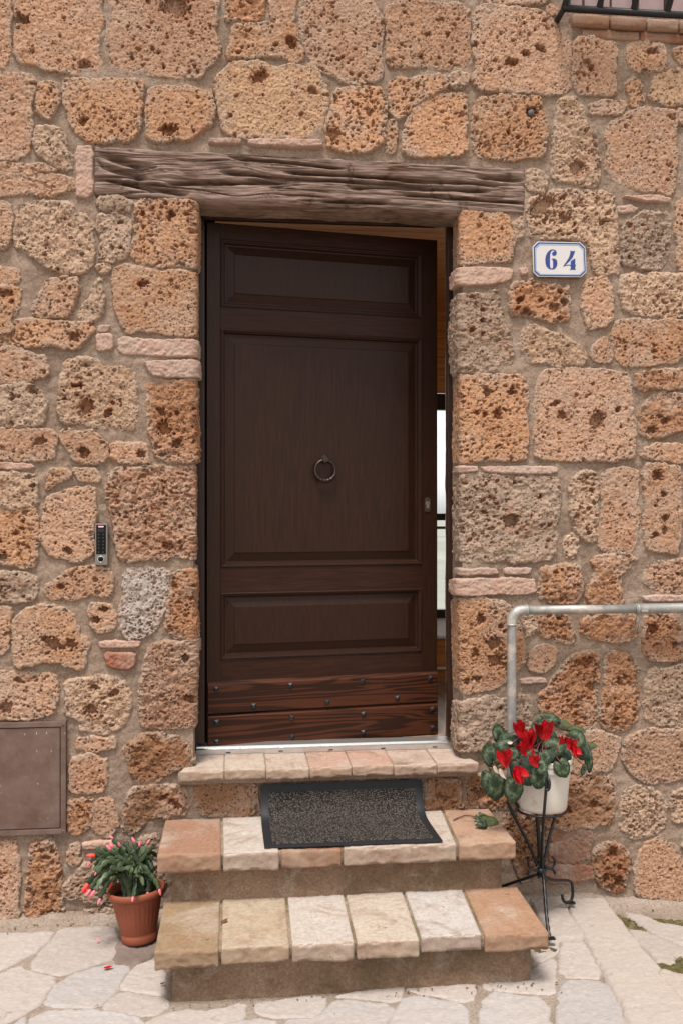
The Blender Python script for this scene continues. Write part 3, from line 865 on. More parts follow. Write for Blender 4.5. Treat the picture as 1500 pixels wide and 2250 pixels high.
# ------------------------------------------------------------------ lintel beam
def make_lintel():
    x0, x1 = W(206, 380)[0], W(1152, 420)[0]
    H = .182; DEP = .17; R = .012
    xs = np.arange(x0, x1, .0042); ss = np.arange(0, H + DEP, .0019)
    X, S_ = np.meshgrid(xs, ss, indexing='ij')
    kx, ks = W(305, 380)[0], .105
    dk = np.hypot((X - kx) / .09, (S_ - ks) / .055)
    s2 = S_ + .016 * (fbm(X * 2.2, S_ * 5, 11, 3) - .5) + .5 * (S_ - ks) * np.exp(-dk ** 2) + .02 * np.exp(-((X - W(520, 360)[0]) / .1) ** 2) * np.sin(S_ * 30)
    g1 = fbm(X * 5, s2 * 60, 21, 4, .6); g2 = fbm(X * 9, s2 * 190, 22, 3, .6)
    pm_ = np.clip(fbm(X * 5, S_ * 16, 29, 3) * 2.6 - .75, .12, 1)
    h = .012 + .016 * (fbm(X * 4, S_ * 14, 23, 4) - .5) + (.017 * (g1 - .5) + .006 * (g2 - .5)) * pm_
    rid = np.abs(fbm(X * 1.3, s2 * 30, 24, 3) - .5)
    h -= .026 * np.clip(1 - rid / .042, 0, 1) * np.clip(fbm(X * 3, S_ * 8, 25, 2) * 3.2 - 1.1, 0, 1)
    rid2 = np.abs(fbm(X * 2.5, s2 * 70, 27, 2) - .5)
    h -= .009 * np.clip(1 - rid2 / .05, 0, 1) * np.clip(fbm(X * 5, S_ * 12, 26, 2) * 4 - 1.8, 0, 1)
    cr = [(W(480, 0)[0], W(960, 0)[0], .088, .010, .0020), (W(360, 0)[0], W(640, 0)[0], .118, -.018, .0026), (W(620, 0)[0], W(1100, 0)[0], .070, .004, .0020),
          (W(760, 0)[0], W(1080, 0)[0], .105, -.006, .0019), (W(215, 0)[0], W(330, 0)[0], .060, .03, .0035), (W(215, 0)[0], W(330, 0)[0], .095, .02, .004), (W(880, 0)[0], W(1150, 0)[0], .135, .004, .0018),
          (W(700, 0)[0], W(860, 0)[0], .168, -.004, .0020), (W(230, 0)[0], W(420, 0)[0], .150, .02, .0022), (W(1040, 0)[0], W(1152, 0)[0], .048, .0, .0022), (W(500, 0)[0], W(760, 0)[0], .030, .01, .0014)]
    for i, (a, b, s0, sl, w) in enumerate(cr):
        t = np.clip((X - a) / (b - a), 0, 1)
        c = s0 + sl * (t - .5) * 2 + .012 * (fbm(X * 5, X * 0 + i, 60 + i, 3) - .5)
        tap = np.clip(np.minimum(X - a, b - X) / .05, 0, 1)
        h -= .034 * tap * np.exp(-((S_ - c) / (w * 3.4 * (.5 + fbm(X * 12, X * 0 + i, 160 + i, 2)))) ** 2)
    h -= .02 * np.exp(-(np.hypot((X - kx) / .022, (S_ - ks) / .02)) ** 2) * (.5 + vnoise(X * 90, S_ * 90, 77))
    en = np.minimum(np.minimum(X - x0, x1 - X) / .016, S_ / .014)
    en = np.clip(en + .5 * (fbm(X * 40, S_ * 40, 90, 2) - .5), 0, 1)
    h = np.where(S_ < H, (h + .012) * np.sqrt(1 - (1 - en) ** 2) - .012, h)
    # bend under at the bottom edge
    e = S_ - (H - R); a = np.clip(e / R, 0, math.pi / 2); far = np.clip(e - R * math.pi / 2, 0, None)
    zt = 2.936 - .012 * (X - x0)
    bow = .012 * (fbm(X * 6, X * 0, 95, 4) - .5) * np.clip(e / .01, 0, 1)
    Zp = np.where(e < 0, zt - S_, zt - (H - R) - (R + h) * np.sin(a) + bow)
    Yp = np.where(e < 0, -h, R - (R + h) * np.cos(a) + far)
    Zp = np.where(e < 0, Zp, Zp - 0.0)
    ce = np.array([(x0 + x1) / 2, 0, 2.84])
    V = np.stack([X.ravel(), Yp.ravel(), Zp.ravel()], -1) - ce
    m = NT('weathered_oak'); v = m.coord(False, (2.2, 2.2, 34)); v2 = m.coord(False)
    f = m.noise(v, 3.0, 7, .68, .5)
    c = m.mix(m.ramp(f, .30, .66), srgb(92, 70, 60, .6), srgb(186, 160, 146, .66))
    c = m.mix(m.ramp(m.noise(v2, 5.0, 5), .52, .72, 0, .6), c, srgb(122, 88, 68, .64))
    f2 = m.noise(m.coord(False, (5, 5, 90)), 3.0, 6, .75, .6)
    c = m.mix(m.ramp(f2, .3, .7), m.mix(1.0, c, (.80, .78, .76), 'MULTIPLY'), m.mix(1.0, c, (1.10, 1.10, 1.10), 'MULTIPLY'))
    c = m.mix(m.ramp(m.noise(v2, 11.0, 6, .7, .8), .58, .68, 0, .7), c, srgb(64, 46, 40, .6))
    m.base(c); m.rough(.88); m.b.inputs['Specular IOR Level'].default_value = .15
    m.bump(f2, .4, .003)
    o = obj('lintel', mesh_np('lintel', V, grid_quads(*X.shape)), m.m, house, tuple(ce))
    o['label'] = 'weathered grey-brown oak beam over the door, cracked along its grain'
make_lintel()

# ------------------------------------------------------------------ door frame, plaster strip, threshold, sill
def part(name, lo, hi, mat, parent, bevel=.002, color=None, smooth=False):
    c = [(lo[i] + hi[i]) / 2 for i in range(3)]
    return obj(name, box_mesh(name, [lo[i] - c[i] for i in range(3)], [hi[i] - c[i] for i in range(3)], bevel), mat, parent, c, color=color)

FY = .17
door_frame = thing('door_frame', '', '', (0, 0, 0)); door_frame.parent = house
del door_frame['label'], door_frame['category']
part('jamb', (-.172, FY, .62), (-.126, FY + .035, 2.725), M_FRAME, door_frame)
part('jamb', (-.172, FY + .038, .62), (-.138, FY + .10, 2.725), M_FRAME, door_frame)
part('jamb', (.864, FY, .62), (.897, FY + .030, 2.725), M_FRAME, door_frame)
part('jamb', (.884, FY + .032, .62), (.900, FY + .10, 2.725), M_FRAME, door_frame)
part('head', (-.172, FY, 2.726), (.897, FY + .028, 2.752), M_FRAME, door_frame)
part('head', (-.172, FY + .030, 2.760), (.897, FY + .10, 2.80), M_FRAME, door_frame)
part('jamb', (-.20, .262, .60), (-.086, .288, 2.80), M_FRAME, door_frame)  # strip added behind the hinge gap to block light from the room
part('plaster_strip', (-.158, FY - .022, 2.742), (.895, FY - .002, 2.772), M_MORTAR, house, .004)
ths = thing('threshold', '', '', (0, 0, 0)); ths.parent = house; del ths['label'], ths['category']
bm = bmesh.new()
prof = [(FY - .002, ZS - .004), (FY - .002, ZS + .020), (FY + .012, ZS + .024), (FY + .014, ZS + .030), (FY + .055, ZS + .036), (FY + .057, ZS + .030), (FY + .09, ZS + .03), (FY + .09, ZS - .004)]
va = [bm.verts.new((-.158, y, z)) for y, z in prof]; vb = [bm.verts.new((.895, y, z)) for y, z in prof]
for i in range(len(prof)):
    j = (i + 1) % len(prof); bm.faces.new((va[i], va[j], vb[j], vb[i]))
bm.faces.new(va); bm.faces.new(list(reversed(vb)))
obj('strip', from_bm('strip', bm), M_ALU, ths)
for u in (502, 617, 727, 841, 954):
    p = W(u, 1654 - (u - 500) * .018, FY)
    part('drain_slot', (p[0] - .009, FY - .0035, ZS + .0065), (p[0] + .009, FY - .0022, ZS + .0105), M_BLACK, ths, 0)

sill = thing('door_sill', '', '', (0, 0, 0)); sill.parent = house; del sill['label'], sill['category']
su = [395, 493, 585, 680, 773, 865, 960, 1052]
sc = [(224, 204, 186), (222, 202, 184), (221, 198, 180), (216, 178, 158), (215, 174, 154), (219, 190, 172), (221, 196, 178)]
SY = -.068
for i in range(7):
    a, b = W(su[i], 1690, SY)[0] + .0012, W(su[i + 1], 1690, SY)[0] - .0012
    ab, bb = max(a + .012, XL - .003) if i == 0 else a - .004 * (3 - i) * .3, (min(b - .01, XR + .003) if i == 6 else b - .004 * (2 - i) * .3)
    zt = ZS + .002 * math.sin(i * 2.1)
    c8 = [(a, SY, zt - .040), (b, SY, zt - .040), (ab, FY - .006, zt - .040), (bb, FY - .006, zt - .040),
          (a, SY, zt), (b, SY, zt), (ab, FY - .006, zt + .002), (bb, FY - .006, zt + .002)]
    ce, me = rough_box('sill_stone', c8, .003, .006, .0020, 300 + i, .0012, chip=.009)
    obj('sill_stone', me, M_STEP, sill, tuple(ce), color=srgb(*sc[i], K))
ce, me = rough_box('sill_bed', box8((W(390, 1700, -.04)[0], -.045, ZS - .060), (W(1050, 1700, -.04)[0], FY, ZS - .012)), .01, .015, .004, 310)
ce2, me2 = rough_box('sill_joint', box8((W(400, 1700, -.05)[0], SY + .008, ZS - .034), (W(1046, 1700, -.05)[0], FY - .008, ZS - .003)), .004, .012, .002, 311)
obj('sill_joint', me2, M_MORTAR, sill, tuple(ce2))
obj('sill_bed', me, M_MORTAR, sill, tuple(ce))

# ------------------------------------------------------------------ the door
DW, DH = .990, 2.130
DO = np.array([-.117, .200, .593]); DA = math.atan2(.156, .978)
door = thing('door', '', '', tuple(DO), (0, 0, DA)); door.parent = house; del door['category']
door['label'] = 'dark brown panelled wooden door ajar, studded kick boards and ring knocker'
ex = np.array([math.cos(DA), math.sin(DA), 0]); ny = np.array([-math.sin(DA), math.cos(DA), 0])
def D(u, v):
    d = ray(u, v); t = ((DO - CAM) @ ny) / (d @ ny); p = CAM + d * t - DO
    return p @ ex, p[2]
xl, xr = .055, .918
zz = [.0, .141, .272, .352, .358, .629, .732, 1.701, 1.790, 2.065, DH]
part('stile', (.0, 0, 0), (xl, .05, DH), M_DOOR, door, .0012)
part('stile', (xr, 0, 0), (DW, .05, DH), M_DOOR, door, .0012)
for a, b in ((0.0, .355), (.629, .732), (1.701, 1.790), (2.065, DH)):
    part('rail', (xl + .0004, 0, a + .0005), (xr - .0004, .05, b - .0005), M_RAIL, door, .0008)
def raised_panel(x0, x1, z0, z1):
    rings = [(-.0005, .003), (0, -.0035), (.004, -.0055), (.008, -.0045), (.010, .000), (.014, .001), (.016, .008), (.019, .013), (.024, .0135), (.056, .0045), (.058, .0020), (.060, .0014)]
    V = []; F = []
    for (i, y) in rings:
        V += [(x0 + i, y, z0 + i), (x1 - i, y, z0 + i), (x1 - i, y, z1 - i), (x0 + i, y, z1 - i)]
    n = len(rings)
    for k in range(n - 1):
        for q in range(4):
            F.append((k * 4 + q, k * 4 + (q + 1) % 4, (k + 1) * 4 + (q + 1) % 4, (k + 1) * 4 + q))
    F.append(tuple(range((n - 1) * 4, n * 4)))
    b = len(V)
    V += [(x0, .045, z0), (x1, .045, z0), (x1, .045, z1), (x0, .045, z1)]
    F.append((b + 3, b + 2, b + 1, b))
    me = bpy.data.meshes.new('panel'); me.from_pydata(V, [], F); me.update()
    obj('panel', me, M_DOOR, door)
raised_panel(xl, xr, 1.790, 2.065); raised_panel(xl, xr, .732, 1.701); raised_panel(xl, xr, .358, .629)
def kick(z0, z1, studs):
    bm = bmesh.new()
    pr = [(-.0006, z0 + .001), (-.014, z0 + .003), (-.016, z0 + .006), (-.016, z1 - .014), (-.013, z1 - .009), (-.0006, z1 - .001)]
    L = [bm.verts.new((.003, y, z)) for y, z in pr]; Rr = [bm.verts.new((DW - .003, y, z)) for y, z in pr]
    for i in range(len(pr)):
        j = (i + 1) % len(pr); bm.faces.new((L[i], L[j], Rr[j], Rr[i]))
    bm.faces.new(L); bm.faces.new(list(reversed(Rr)))
    k = obj('kick_board', from_bm('kick_board', bm), M_KICK, door)
    return k
STUD = None
def stud(x, z):
    global STUD
    if STUD is None:
        s = .0095
        V = [(-s, 0, -s), (s, 0, -s), (s, 0, s), (-s, 0, s), (-s, -.003, -s), (s, -.003, -s), (s, -.003, s), (-s, -.003, s), (0, -.011, 0)]
        F = [(0, 1, 5, 4), (1, 2, 6, 5), (2, 3, 7, 6), (3, 0, 4, 7), (4, 5, 8), (5, 6, 8), (6, 7, 8), (7, 4, 8), (3, 2, 1, 0)]
        STUD = bpy.data.meshes.new('stud'); STUD.from_pydata(V, [], F); STUD.update()
    obj('stud', STUD, M_IRON, door, (x, -.0155, z), (0, random.Random(int(x * 999)).uniform(-.2, .2), 0))
kick(.141, .272, None); kick(.0, .141, None)
for (u, v) in ((474, 1512), (636, 1504), (793, 1495), (941, 1488), (556, 1549), (716, 1541), (869, 1532), (475, 1585), (639, 1575), (795, 1567),
               (945, 1556), (475, 1628), (639, 1617), (795, 1607), (945, 1597)):
    x, z = D(u, v); stud(x, z)
# ring knocker
kx, kz = D(712, 1034)
kn = obj('knocker', None, None, door, (kx, 0, kz))
bm = bmesh.new()
q = .020
vs4 = [bm.verts.new(p) for p in ((0, .0, .048 + q), (q, .0, .048), (0, 0, .048 - q), (-q, 0, .048), (0, -.004, .048 + q), (q, -.004, .048), (0, -.004, .048 - q), (-q, -.004, .048))]
for f in ((0, 1, 5, 4), (1, 2, 6, 5), (2, 3, 7, 6), (3, 0, 4, 7), (4, 5, 6, 7)): bm.faces.new([vs4[i] for i in f])
obj('back_plate', from_bm('back_plate', bm), M_KNOCK, kn)
bm = bmesh.new(); bm_box(bm, (-.010, -.026, .033), (.010, -.003, .053), .003, 2)
obj('boss', from_bm('boss', bm), M_KNOCK, kn, (0, 0, 0))
pts = []; rad = []
for i in range(60):
    a = 2 * math.pi * i / 60
    pts.append((.043 * math.sin(a), -.017 + .004 * math.cos(a), .043 * math.cos(a)))
    lo = max(0.0, -math.cos(a)); rad.append(.0058 + .0026 * lo * (1 + .55 * math.sin(i * 1.9)))
obj('ring', tube('ring', pts, rad, 8, closed=True), M_KNOCK, kn)
# lock
lx, lz = D(938, 1109)
lk = obj('lock', None, None, door, (lx, 0, lz))
m_br = plain('old_brass', srgb(104, 84, 60), .4, .7, .2, 60)
outl = [(.0125 * math.cos(a), .0125 * math.sin(a) + (.019 if math.sin(a) > 0 else -.019)) for a in np.linspace(0, 2 * math.pi, 28, endpoint=False)]
obj('escutcheon', flat_poly('escutcheon', outl, 0, .004), m_br, lk)
cyl = [(.0085 * math.cos(a), .006 + .0085 * math.sin(a)) for a in np.linspace(-.9, math.pi + .9, 18)] + [(-.005, -.012), (-.0025, -.016), (.0025, -.016), (.005, -.012)]
obj('cylinder', flat_poly('cylinder', cyl, -.004, .003), M_ALU, lk)
part('key_slot', (-.0012, -.0082, .001), (.0012, -.0072, .011), M_BLACK, lk, 0)
for (u, v) in ((958, 866), (959, 1315), (950, 651)):
    x, z = D(u, v)
    part('keep_screw', (DW - .0004, .02, z - .004), (DW + .0012, .027, z + .004), M_ALU, door, 0)

# ------------------------------------------------------------------ room behind the door
RX0, RX1, RY0, RY1, RZ0, RZ1 = -1.4, 2.45, .33, 2.5, .592, 2.93
room = thing('room', '', '', (0, 0, 0)); room.parent = house; del room['label'], room['category']
m_pl = plain('room_plaster', srgb(232, 224, 212, .95), .8)
nb = 14
for i in range(nb):                                   # ceiling boards run along x
    y0 = RY0 + (RY1 - RY0) * i / nb
    part('ceiling_board', (RX0, y0 + .002, RZ1), (RX1, y0 + (RY1 - RY0) / nb - .002, RZ1 + .02), M_PINE, room, .002)
for i in range(11):
    x0 = RX0 + (RX1 - RX0) * i / 11
    part('floor_board', (x0 + .0015, FY + .092, RZ0 - .025), (x0 + (RX1 - RX0) / 11 - .0015, 1.62, RZ0), M_FLOORW, room, .001)
for xa in (RX0 - .05, RX1):                           # side walls with wide openings added, out of view, to light the room
    for lo, hi in (((xa, RY0, RZ0), (xa + .05, RY1, 1.0)), ((xa, RY0, 2.75), (xa + .05, RY1, RZ1)), ((xa, RY0, 1.0), (xa + .05, .55, 2.75)), ((xa, 2.3, 1.0), (xa + .05, RY1, 2.75))):
        part('side_wall', lo, hi, m_pl, room, 0)
part('front_lining', (RX0, RY0 - .03, RZ0), (-.19, RY0 - .005, RZ1), m_pl, room, 0)
part('front_lining', (.93, RY0 - .03, RZ0), (RX1, RY0 - .005, RZ1), m_pl, room, 0)
part('front_lining', (-.185, RY0 - .03, 2.81), (.925, RY0 - .005, RZ1), m_pl, room, 0)
part('step_riser', (RX0, 1.622, .592), (RX1, 1.66, .660), M_PINE, room, .001)
part('step_nosing', (RX0, 1.605, .661), (RX1, 1.68, .669), plain('pale_trim', srgb(232, 226, 216), .5), room, .002)
part('step_riser', (RX0, 1.640, .670), (RX1, 1.68, .830), M_PINE, room, .001)
part('landing', (RX0, 1.63, .832), (RX1, RY1 + .1, .848), m_pl, room, .002)
z = 2.335
for i in range(5):
    part('wall_board', (RX0, RY1, z + .0015), (RX1, RY1 + .03, z + .1185), M_PINE, room, .002); z += .12
for a, b in ((RX0, -.60), (2.30, RX1)):
    part('back_wall', (a, RY1, .85), (b, RY1 + .05, 2.333), m_pl, room, 0)
part('outer_shell', (-1.72, 2.62, -.2), (-.62, 2.70, 4.45), M_MORTAR, house, 0)
part('outer_shell', (2.32, 2.62, -.2), (2.77, 2.70, 4.45), M_MORTAR, house, 0)
part('outer_shell', (-.62, 2.62, 2.36), (2.32, 2.70, 4.45), M_MORTAR, house, 0)
part('outer_shell', (-.62, 2.62, -.2), (2.32, 2.70, .83), M_MORTAR, house, 0)
for xa in (-1.75, 2.75):  # gaps match the side openings added for room light
    for lo, hi in (((xa, .02, -.2), (xa + .05, 2.7, .95)), ((xa, .02, 2.8), (xa + .05, 2.7, 4.45)), ((xa, .02, .95), (xa + .05, .5, 2.8)), ((xa, 2.35, .95), (xa + .05, 2.7, 2.8))):
        part('outer_shell', lo, hi, M_MORTAR, house, 0)
part('roof_slab', (-1.75, .02, 4.46), (2.80, 2.7, 4.52), M_MORTAR, house, 0)
bw = thing('back_window', '', '', (0, 0, 0)); bw.parent = house; del bw['label'], bw['category']  # its unseen width is stretched to let more light into the room
part('frame', (-.60, 2.50, .85), (2.30, 2.56, .905), M_FRAME, bw)
part('frame', (-.60, 2.50, 2.225), (2.30, 2.56, 2.332), M_FRAME, bw)
part('frame', (-.60, 2.50, 1.495), (2.30, 2.56, 1.540), M_FRAME, bw)
part('frame', (-.60, 2.50, .906), (-.53, 2.56, 2.224), M_FRAME, bw)
part('frame', (2.23, 2.50, .906), (2.30, 2.56, 2.224), M_FRAME, bw)
mg = NT('window_glass'); mg.t.nodes.remove(mg.b)
tr = mg.n("ShaderNodeBsdfTransparent"); gl = mg.n("ShaderNodeBsdfGlossy"); gl.inputs['Roughness'].default_value = .02
fr = mg.n("ShaderNodeFresnel"); mx = mg.n("ShaderNodeMixShader")
mg.l(fr.outputs[0], mx.inputs[0]); mg.l(tr.outputs[0], mx.inputs[1]); mg.l(gl.outputs[0], mx.inputs[2])
mg.l(mx.outputs[0], mg.t.nodes['Material Output'].inputs['Surface'])
part('pane', (-.53, 2.527, .905), (2.23, 2.532, 1.495), mg.m, bw, 0)
part('pane', (-.53, 2.527, 1.540), (2.23, 2.532, 2.225), mg.m, bw, 0)
for xa in (RX0 - .03, RX1 + .02):  # unseen panes for the added side openings
    part('pane', (xa, .55, 1.0), (xa + .005, 2.3, 2.75), mg.m, bw, 0)
br = tag(obj('balcony_railing', None), 'thin dark metal railing seen through the gap beside the door', 'railing')
br.location = (1.2, 3.2, .70)
def brp(name, lo, hi): part(name, tuple(np.array(lo) - (1.2, 3.2, .70)), tuple(np.array(hi) - (1.2, 3.2, .70)), M_IRON, br, .002)
brp('top_rail', (.3, 3.18, 1.425), (2.4, 3.22, 1.445))
brp('bottom_rail', (.3, 3.19, .775), (2.4, 3.21, .795))
for i in range(16):
    x = .42 + .125 * i
    brp('baluster', (x - .008, 3.192, .796), (x + .008, 3.208, 1.424))
for x in (.32, 2.38): brp('post', (x - .015, 3.185, .70), (x + .015, 3.215, 1.424))
part('balcony_slab', (.2, 2.705, .60), (2.5, 3.35, .70), M_MORTAR, house, .005)

# ------------------------------------------------------------------ window above, its brick sill and iron grille
ws = thing('window_sill', '', '', (0, 0, 0)); ws.parent = house; del ws['label'], ws['category']
def bricks(us, v0, v1, out, cols, sd):
    for i in range(len(us) - 1):
        a = W(us[i], v0, -out)[0] + .003; b = W(us[i + 1], v0, -out)[0] - .003
        zt, zb = W(1300, v0, -out)[2], W(1300, v1, -out)[2]
        ce, me = rough_box('brick', box8((a, -out, zb), (b, .10, zt)), .006, .010, .002, sd + i, .0007, chip=.006)
        obj('brick', me, M_BRICK, ws, tuple(ce), color=srgb(*cols[i % len(cols)], K))
bricks([1257, 1340, 1421, 1492, 1575, 1660], 31, 56, .030, [(186, 146, 120), (180, 140, 114), (192, 152, 126)], 700)
bricks([1277, 1405, 1520, 1640], 62, 84, .012, [(192, 154, 130), (176, 126, 100)], 720)
win = thing('window', '', '', (0, 0, 0)); win.parent = house; del win['label'], win['category']
m_sh = plain('pinkish_shutter', srgb(176, 150, 146, .8), .6, 0, .08, 20)
xw = WX0 + .02
for i in range(7):
    part('shutter_board', (xw + i * .118, .14, WZ0 - .02), (xw + i * .118 + .108, .165, 4.44), m_sh, win, .003)
part('backing', (WX0 - .03, .168, WZ0 - .05), (WX1 + .03, .175, 4.45), M_BLACK, win, 0)
for x in (WX0 - .01, WX1 + .01):
    part('side_reveal', (x - .008, .0, WZ0 - .02), (x + .008, .167, 4.45), M_MORTAR, win, 0)
gr = thing('window_grille', '', '', (0, 0, 0)); gr.parent = house; del gr['label'], gr['category']
gz = 3.513
obj('bar', tube('bar', [(1.262, -.093, gz), (2.30, -.093, gz)], .0155, 4, square=False), M_IRON, gr)
obj('bar', tube('bar', [(1.268, .03, gz - .006), (1.268, -.03, gz - .004), (1.268, -.088, gz)], .012, 8), M_IRON, gr)
for k in range(8):
    x = 1.268 + .139 * k
    cp = catmull([(x, -.092, gz + .004), (x + .002, -.115, gz + .03), (x + .004, -.165, gz + .10), (x + .004, -.215, gz + .20), (x, -.22, gz + .36), (x, -.16, gz + .55), (x, -.1, gz + .75)], 5)
    obj('bar', tube('bar', cp, .0125, 8), M_IRON, gr)
    if k: part('upright', (x - .065 - .007, .06, WZ0 - .01), (x - .065 + .007, .074, 4.4), M_IRON, gr, .001)
# ------------------------------------------------------------------ ground and paving
M_JOINT = make_mortar('street_joint', srgb(220, 202, 186, .52), srgb(204, 184, 164, .5), moss=False)
xs = nonuni(-3.2, -1.3, 2.4, 4.2, .016, .1); ys = nonuni(-6.5, -1.2, .02, .12, .016, .12)
X, Y = np.meshgrid(xs, ys, indexing='ij')
def gz_(x, y):
    x = np.asarray(x, float); y = np.asarray(y, float)
    return .012 * np.clip(-x, 0, 1) - .05 * np.clip((x - 1.30) / .5, 0, 1.4) * np.clip((y + .6) / .5, 0, 1) + .006 * (fbm(x * 2, y * 2, 801, 2) - .5)
Zg = gz_(X, Y) + .005 * (fbm(X * 9, Y * 9, 802, 4) - .5) + .003 * (fbm(X * 45, Y * 45, 803, 2) - .5)
Zg += .030 * np.exp(-np.abs(Y) / .035) * (.5 + fbm(X * 8, Y * 8, 804, 3))        # mortar fillet at the foot of the wall
ground = obj('ground', mesh_np('ground', np.stack([X.ravel(), Y.ravel(), Zg.ravel()], -1), grid_quads(*X.shape)), M_JOINT)
ground['kind'] = 'structure'
far = bpy.data.meshes.new('valley')
far.from_pydata([(-4000, 8, -60), (4000, 8, -60), (4000, 8000, -60), (-4000, 8000, -60)], [], [(0, 1, 2, 3)]); far.update()
fo = obj('valley_ground', far, plain('hazy_fields', srgb(188, 190, 178, .55), .95, 0, .2, .004)); fo['kind'] = 'structure'  # pale all over: distance haze put into the colour of the fields
strt = bpy.data.meshes.new('street_beyond')
strt.from_pydata([(-60, -60, -.03), (60, -60, -.03), (60, .3, -.03), (-60, .3, -.03)], [], [(0, 1, 2, 3)]); strt.update()
so = obj('street', strt, M_JOINT); so['kind'] = 'structure'

PAVE = '''
a -90,2062 45,2060 118,2053 104,2078 45,2118 -90,2180
a 134,2049 248,2042 262,2072 250,2108 165,2138 132,2148 64,2133 112,2083
d 264,2072 350,2070 346,2098 290,2126 250,2120
a -90,2190 45,2131 56,2143 127,2157 74,2222 -90,2300
b 160,2146 245,2124 286,2131 255,2180 214,2217 97,2214 132,2166
a 294,2131 345,2112 358,2140 362,2190 291,2178 266,2176
a 264,2184 360,2199 372,2214 330,2236 226,2226
b 82,2229 214,2226 318,2243 300,2330 30,2330
b -120,2340 10,2280 60,2238 20,2340
a 330,2246 400,2222 470,2224 540,2206 528,2242 440,2262 330,2280
b 332,2290 440,2268 560,2240 610,2245 600,2330 320,2330
a 566,2206 716,2190 700,2232 612,2236 566,2226
b 622,2246 700,2240 738,2200 868,2212 838,2270 640,2330
a 744,2192 884,2168 876,2204 752,2190
b 850,2268 892,2188 1028,2212 1016,2290 860,2330
a 906,2166 1040,2158 1034,2206 902,2180
a 1066,2156 1150,2148 1176,2128 1216,2108 1216,2183 1204,2187 1066,2174
b 1066,2182 1200,2195 1204,2330 1046,2330
a 1160,2085 1222,2064 1222,2098 1180,2118
a 1232,2078 1288,2074 1322,2150 1232,2148
b 1230,2157 1327,2158 1366,2222 1400,2330 1228,2330
c 1232,1954 1302,1946 1318,1968 1372,2042 1442,2132 1530,2250 1580,2330 1420,2330 1360,2200 1310,2110 1262,2026 1250,2004
c 1156,1966 1226,1962 1242,2006 1282,2066 1226,2070 1210,2058
c 1372,2004 1412,2008 1460,2030 1600,2036 1600,2086 1500,2080 1440,2054
c 1378,2044 1430,2054 1500,2090 1640,2110 1600,2140 1486,2100 1474,2126 1440,2116
c 1444,2140 1500,2152 1640,2168 1640,2240 1530,2216 1480,2188
b 1500,2206 1650,2260 1680,2330 1590,2330
'''
PC = {'a': srgb(220, 207, 197, .55), 'b': srgb(216, 207, 201, .55), 'c': srgb(220, 205, 192, .54), 'd': srgb(150, 130, 118, .5)}
for n, line in enumerate(PAVE.strip().split('\n')):
    kind, *pts = line.split()
    poly = np.array([G(*[float(c) for c in p.split(',')])[:2] for p in pts])
    big = (poly.max(0) - poly.min(0)).max()
    ce, V, Q, st = hf_patch(poly, .0065 if big < 1.2 else .009, 5000 + n * 7, 0.0055 + (.012 if kind == 'c' else 0), .006, .004, 0, 90, .007, warp=.005, fine=.0015, depthk=.4, grow=.010, mid=.0016)
    zb = gz_(V[:, 0] + ce[0], V[:, 2] + ce[1])
    V = np.stack([V[:, 0], V[:, 2], V[:, 1] + zb], -1)
    f = .94 + .12 * rs.random()
    obj('paving_stone', mesh_np('paving_stone', V, Q), M_PAVE, ground, (ce[0], ce[1], 0), color=tuple(c * f for c in PC[kind]))
# more of the same paving outside the picture
for o in list(ground.children):
    for dx, dy in ((-3.1, .0), (3.15, -.05)):
        c = o.copy(); COL.objects.link(c)
        c.location = (o.location[0] + dx, o.location[1] + dy, .001)
# moss between the stones
M_MOSS = plain('moss_green', srgb(112, 104, 66, .5), .95, 0, .5, 70, .1, .9, srgb(150, 134, 104, .5), .5, .62)
mossp = ['1356,2006 1378,2014 1420,2040 1500,2082 1540,2096 1500,2086 1430,2056 1396,2046 1372,2030', '1414,2006 1470,2006 1560,2014 1560,2034 1470,2026 1440,2016', '1416,2102 1440,2118 1474,2128 1490,2100 1560,2112 1560,2150 1480,2144 1436,2134',
         '1168,2086 1222,2090 1222,2098 1168,2094', '1460,2186 1500,2200 1500,2208 1470,2198', '1188,1944 1216,1942 1222,1956 1196,1958']
for n, ln in enumerate(mossp):
    poly = np.array([G(*[float(c) for c in p.split(',')])[:2] for p in ln.split()])
    ce, V, Q, st = hf_patch(poly, .006, 6000 + n, .010, .02, .006, 0, 0, .004, warp=.012, fine=.004)
    V = np.stack([V[:, 0], V[:, 2], V[:, 1] + gz_(V[:, 0] + ce[0], V[:, 2] + ce[1])], -1)
    o = obj('moss', mesh_np('moss', V, Q), M_MOSS, ground, (ce[0], ce[1], 0)); o['kind'] = 'stuff'

# grit and crumbs of stone gathered along the foot of the wall and steps
rg = random.Random(21); GV = []; GF = []
for k in range(320):
    q = rg.random()
    if q < .6: x, y = rg.uniform(-1.0, 1.95), -.025 - abs(rg.gauss(0, .05))
    elif q < .92: x, y = rg.uniform(-.3, 1.05), -.655 - abs(rg.gauss(0, .03))
    else: x, y = rg.uniform(-1.0, 1.9), rg.uniform(-.85, 0)
    if -.25 < x < 1.0 and y > -.64: continue
    z = float(gz_(x, y)) + .010; r = .0016 + .0042 * rg.random() ** 3
    b0 = len(GV)
    for (a, b, c) in ((1, 0, 0), (-1, 0, 0), (0, 1, 0), (0, -1, 0), (0, 0, .8), (0, 0, -.8)):
        j = rg.uniform(.7, 1.3); GV.append((x + a * r * j, y + b * r * j, z + c * r * j))
    GF += [(b0 + i, b0 + j, b0 + k2) for i, j, k2 in ((0, 2, 4), (2, 1, 4), (1, 3, 4), (3, 0, 4), (2, 0, 5), (1, 2, 5), (3, 1, 5), (0, 3, 5))]
gm_ = bpy.data.meshes.new('grit'); gm_.from_pydata(GV, [], GF); gm_.update()
go = obj('grit', gm_, plain('stone_grit', srgb(158, 130, 106, .55), .95, 0, .5, 40, .1), ground); go['kind'] = 'stuff'

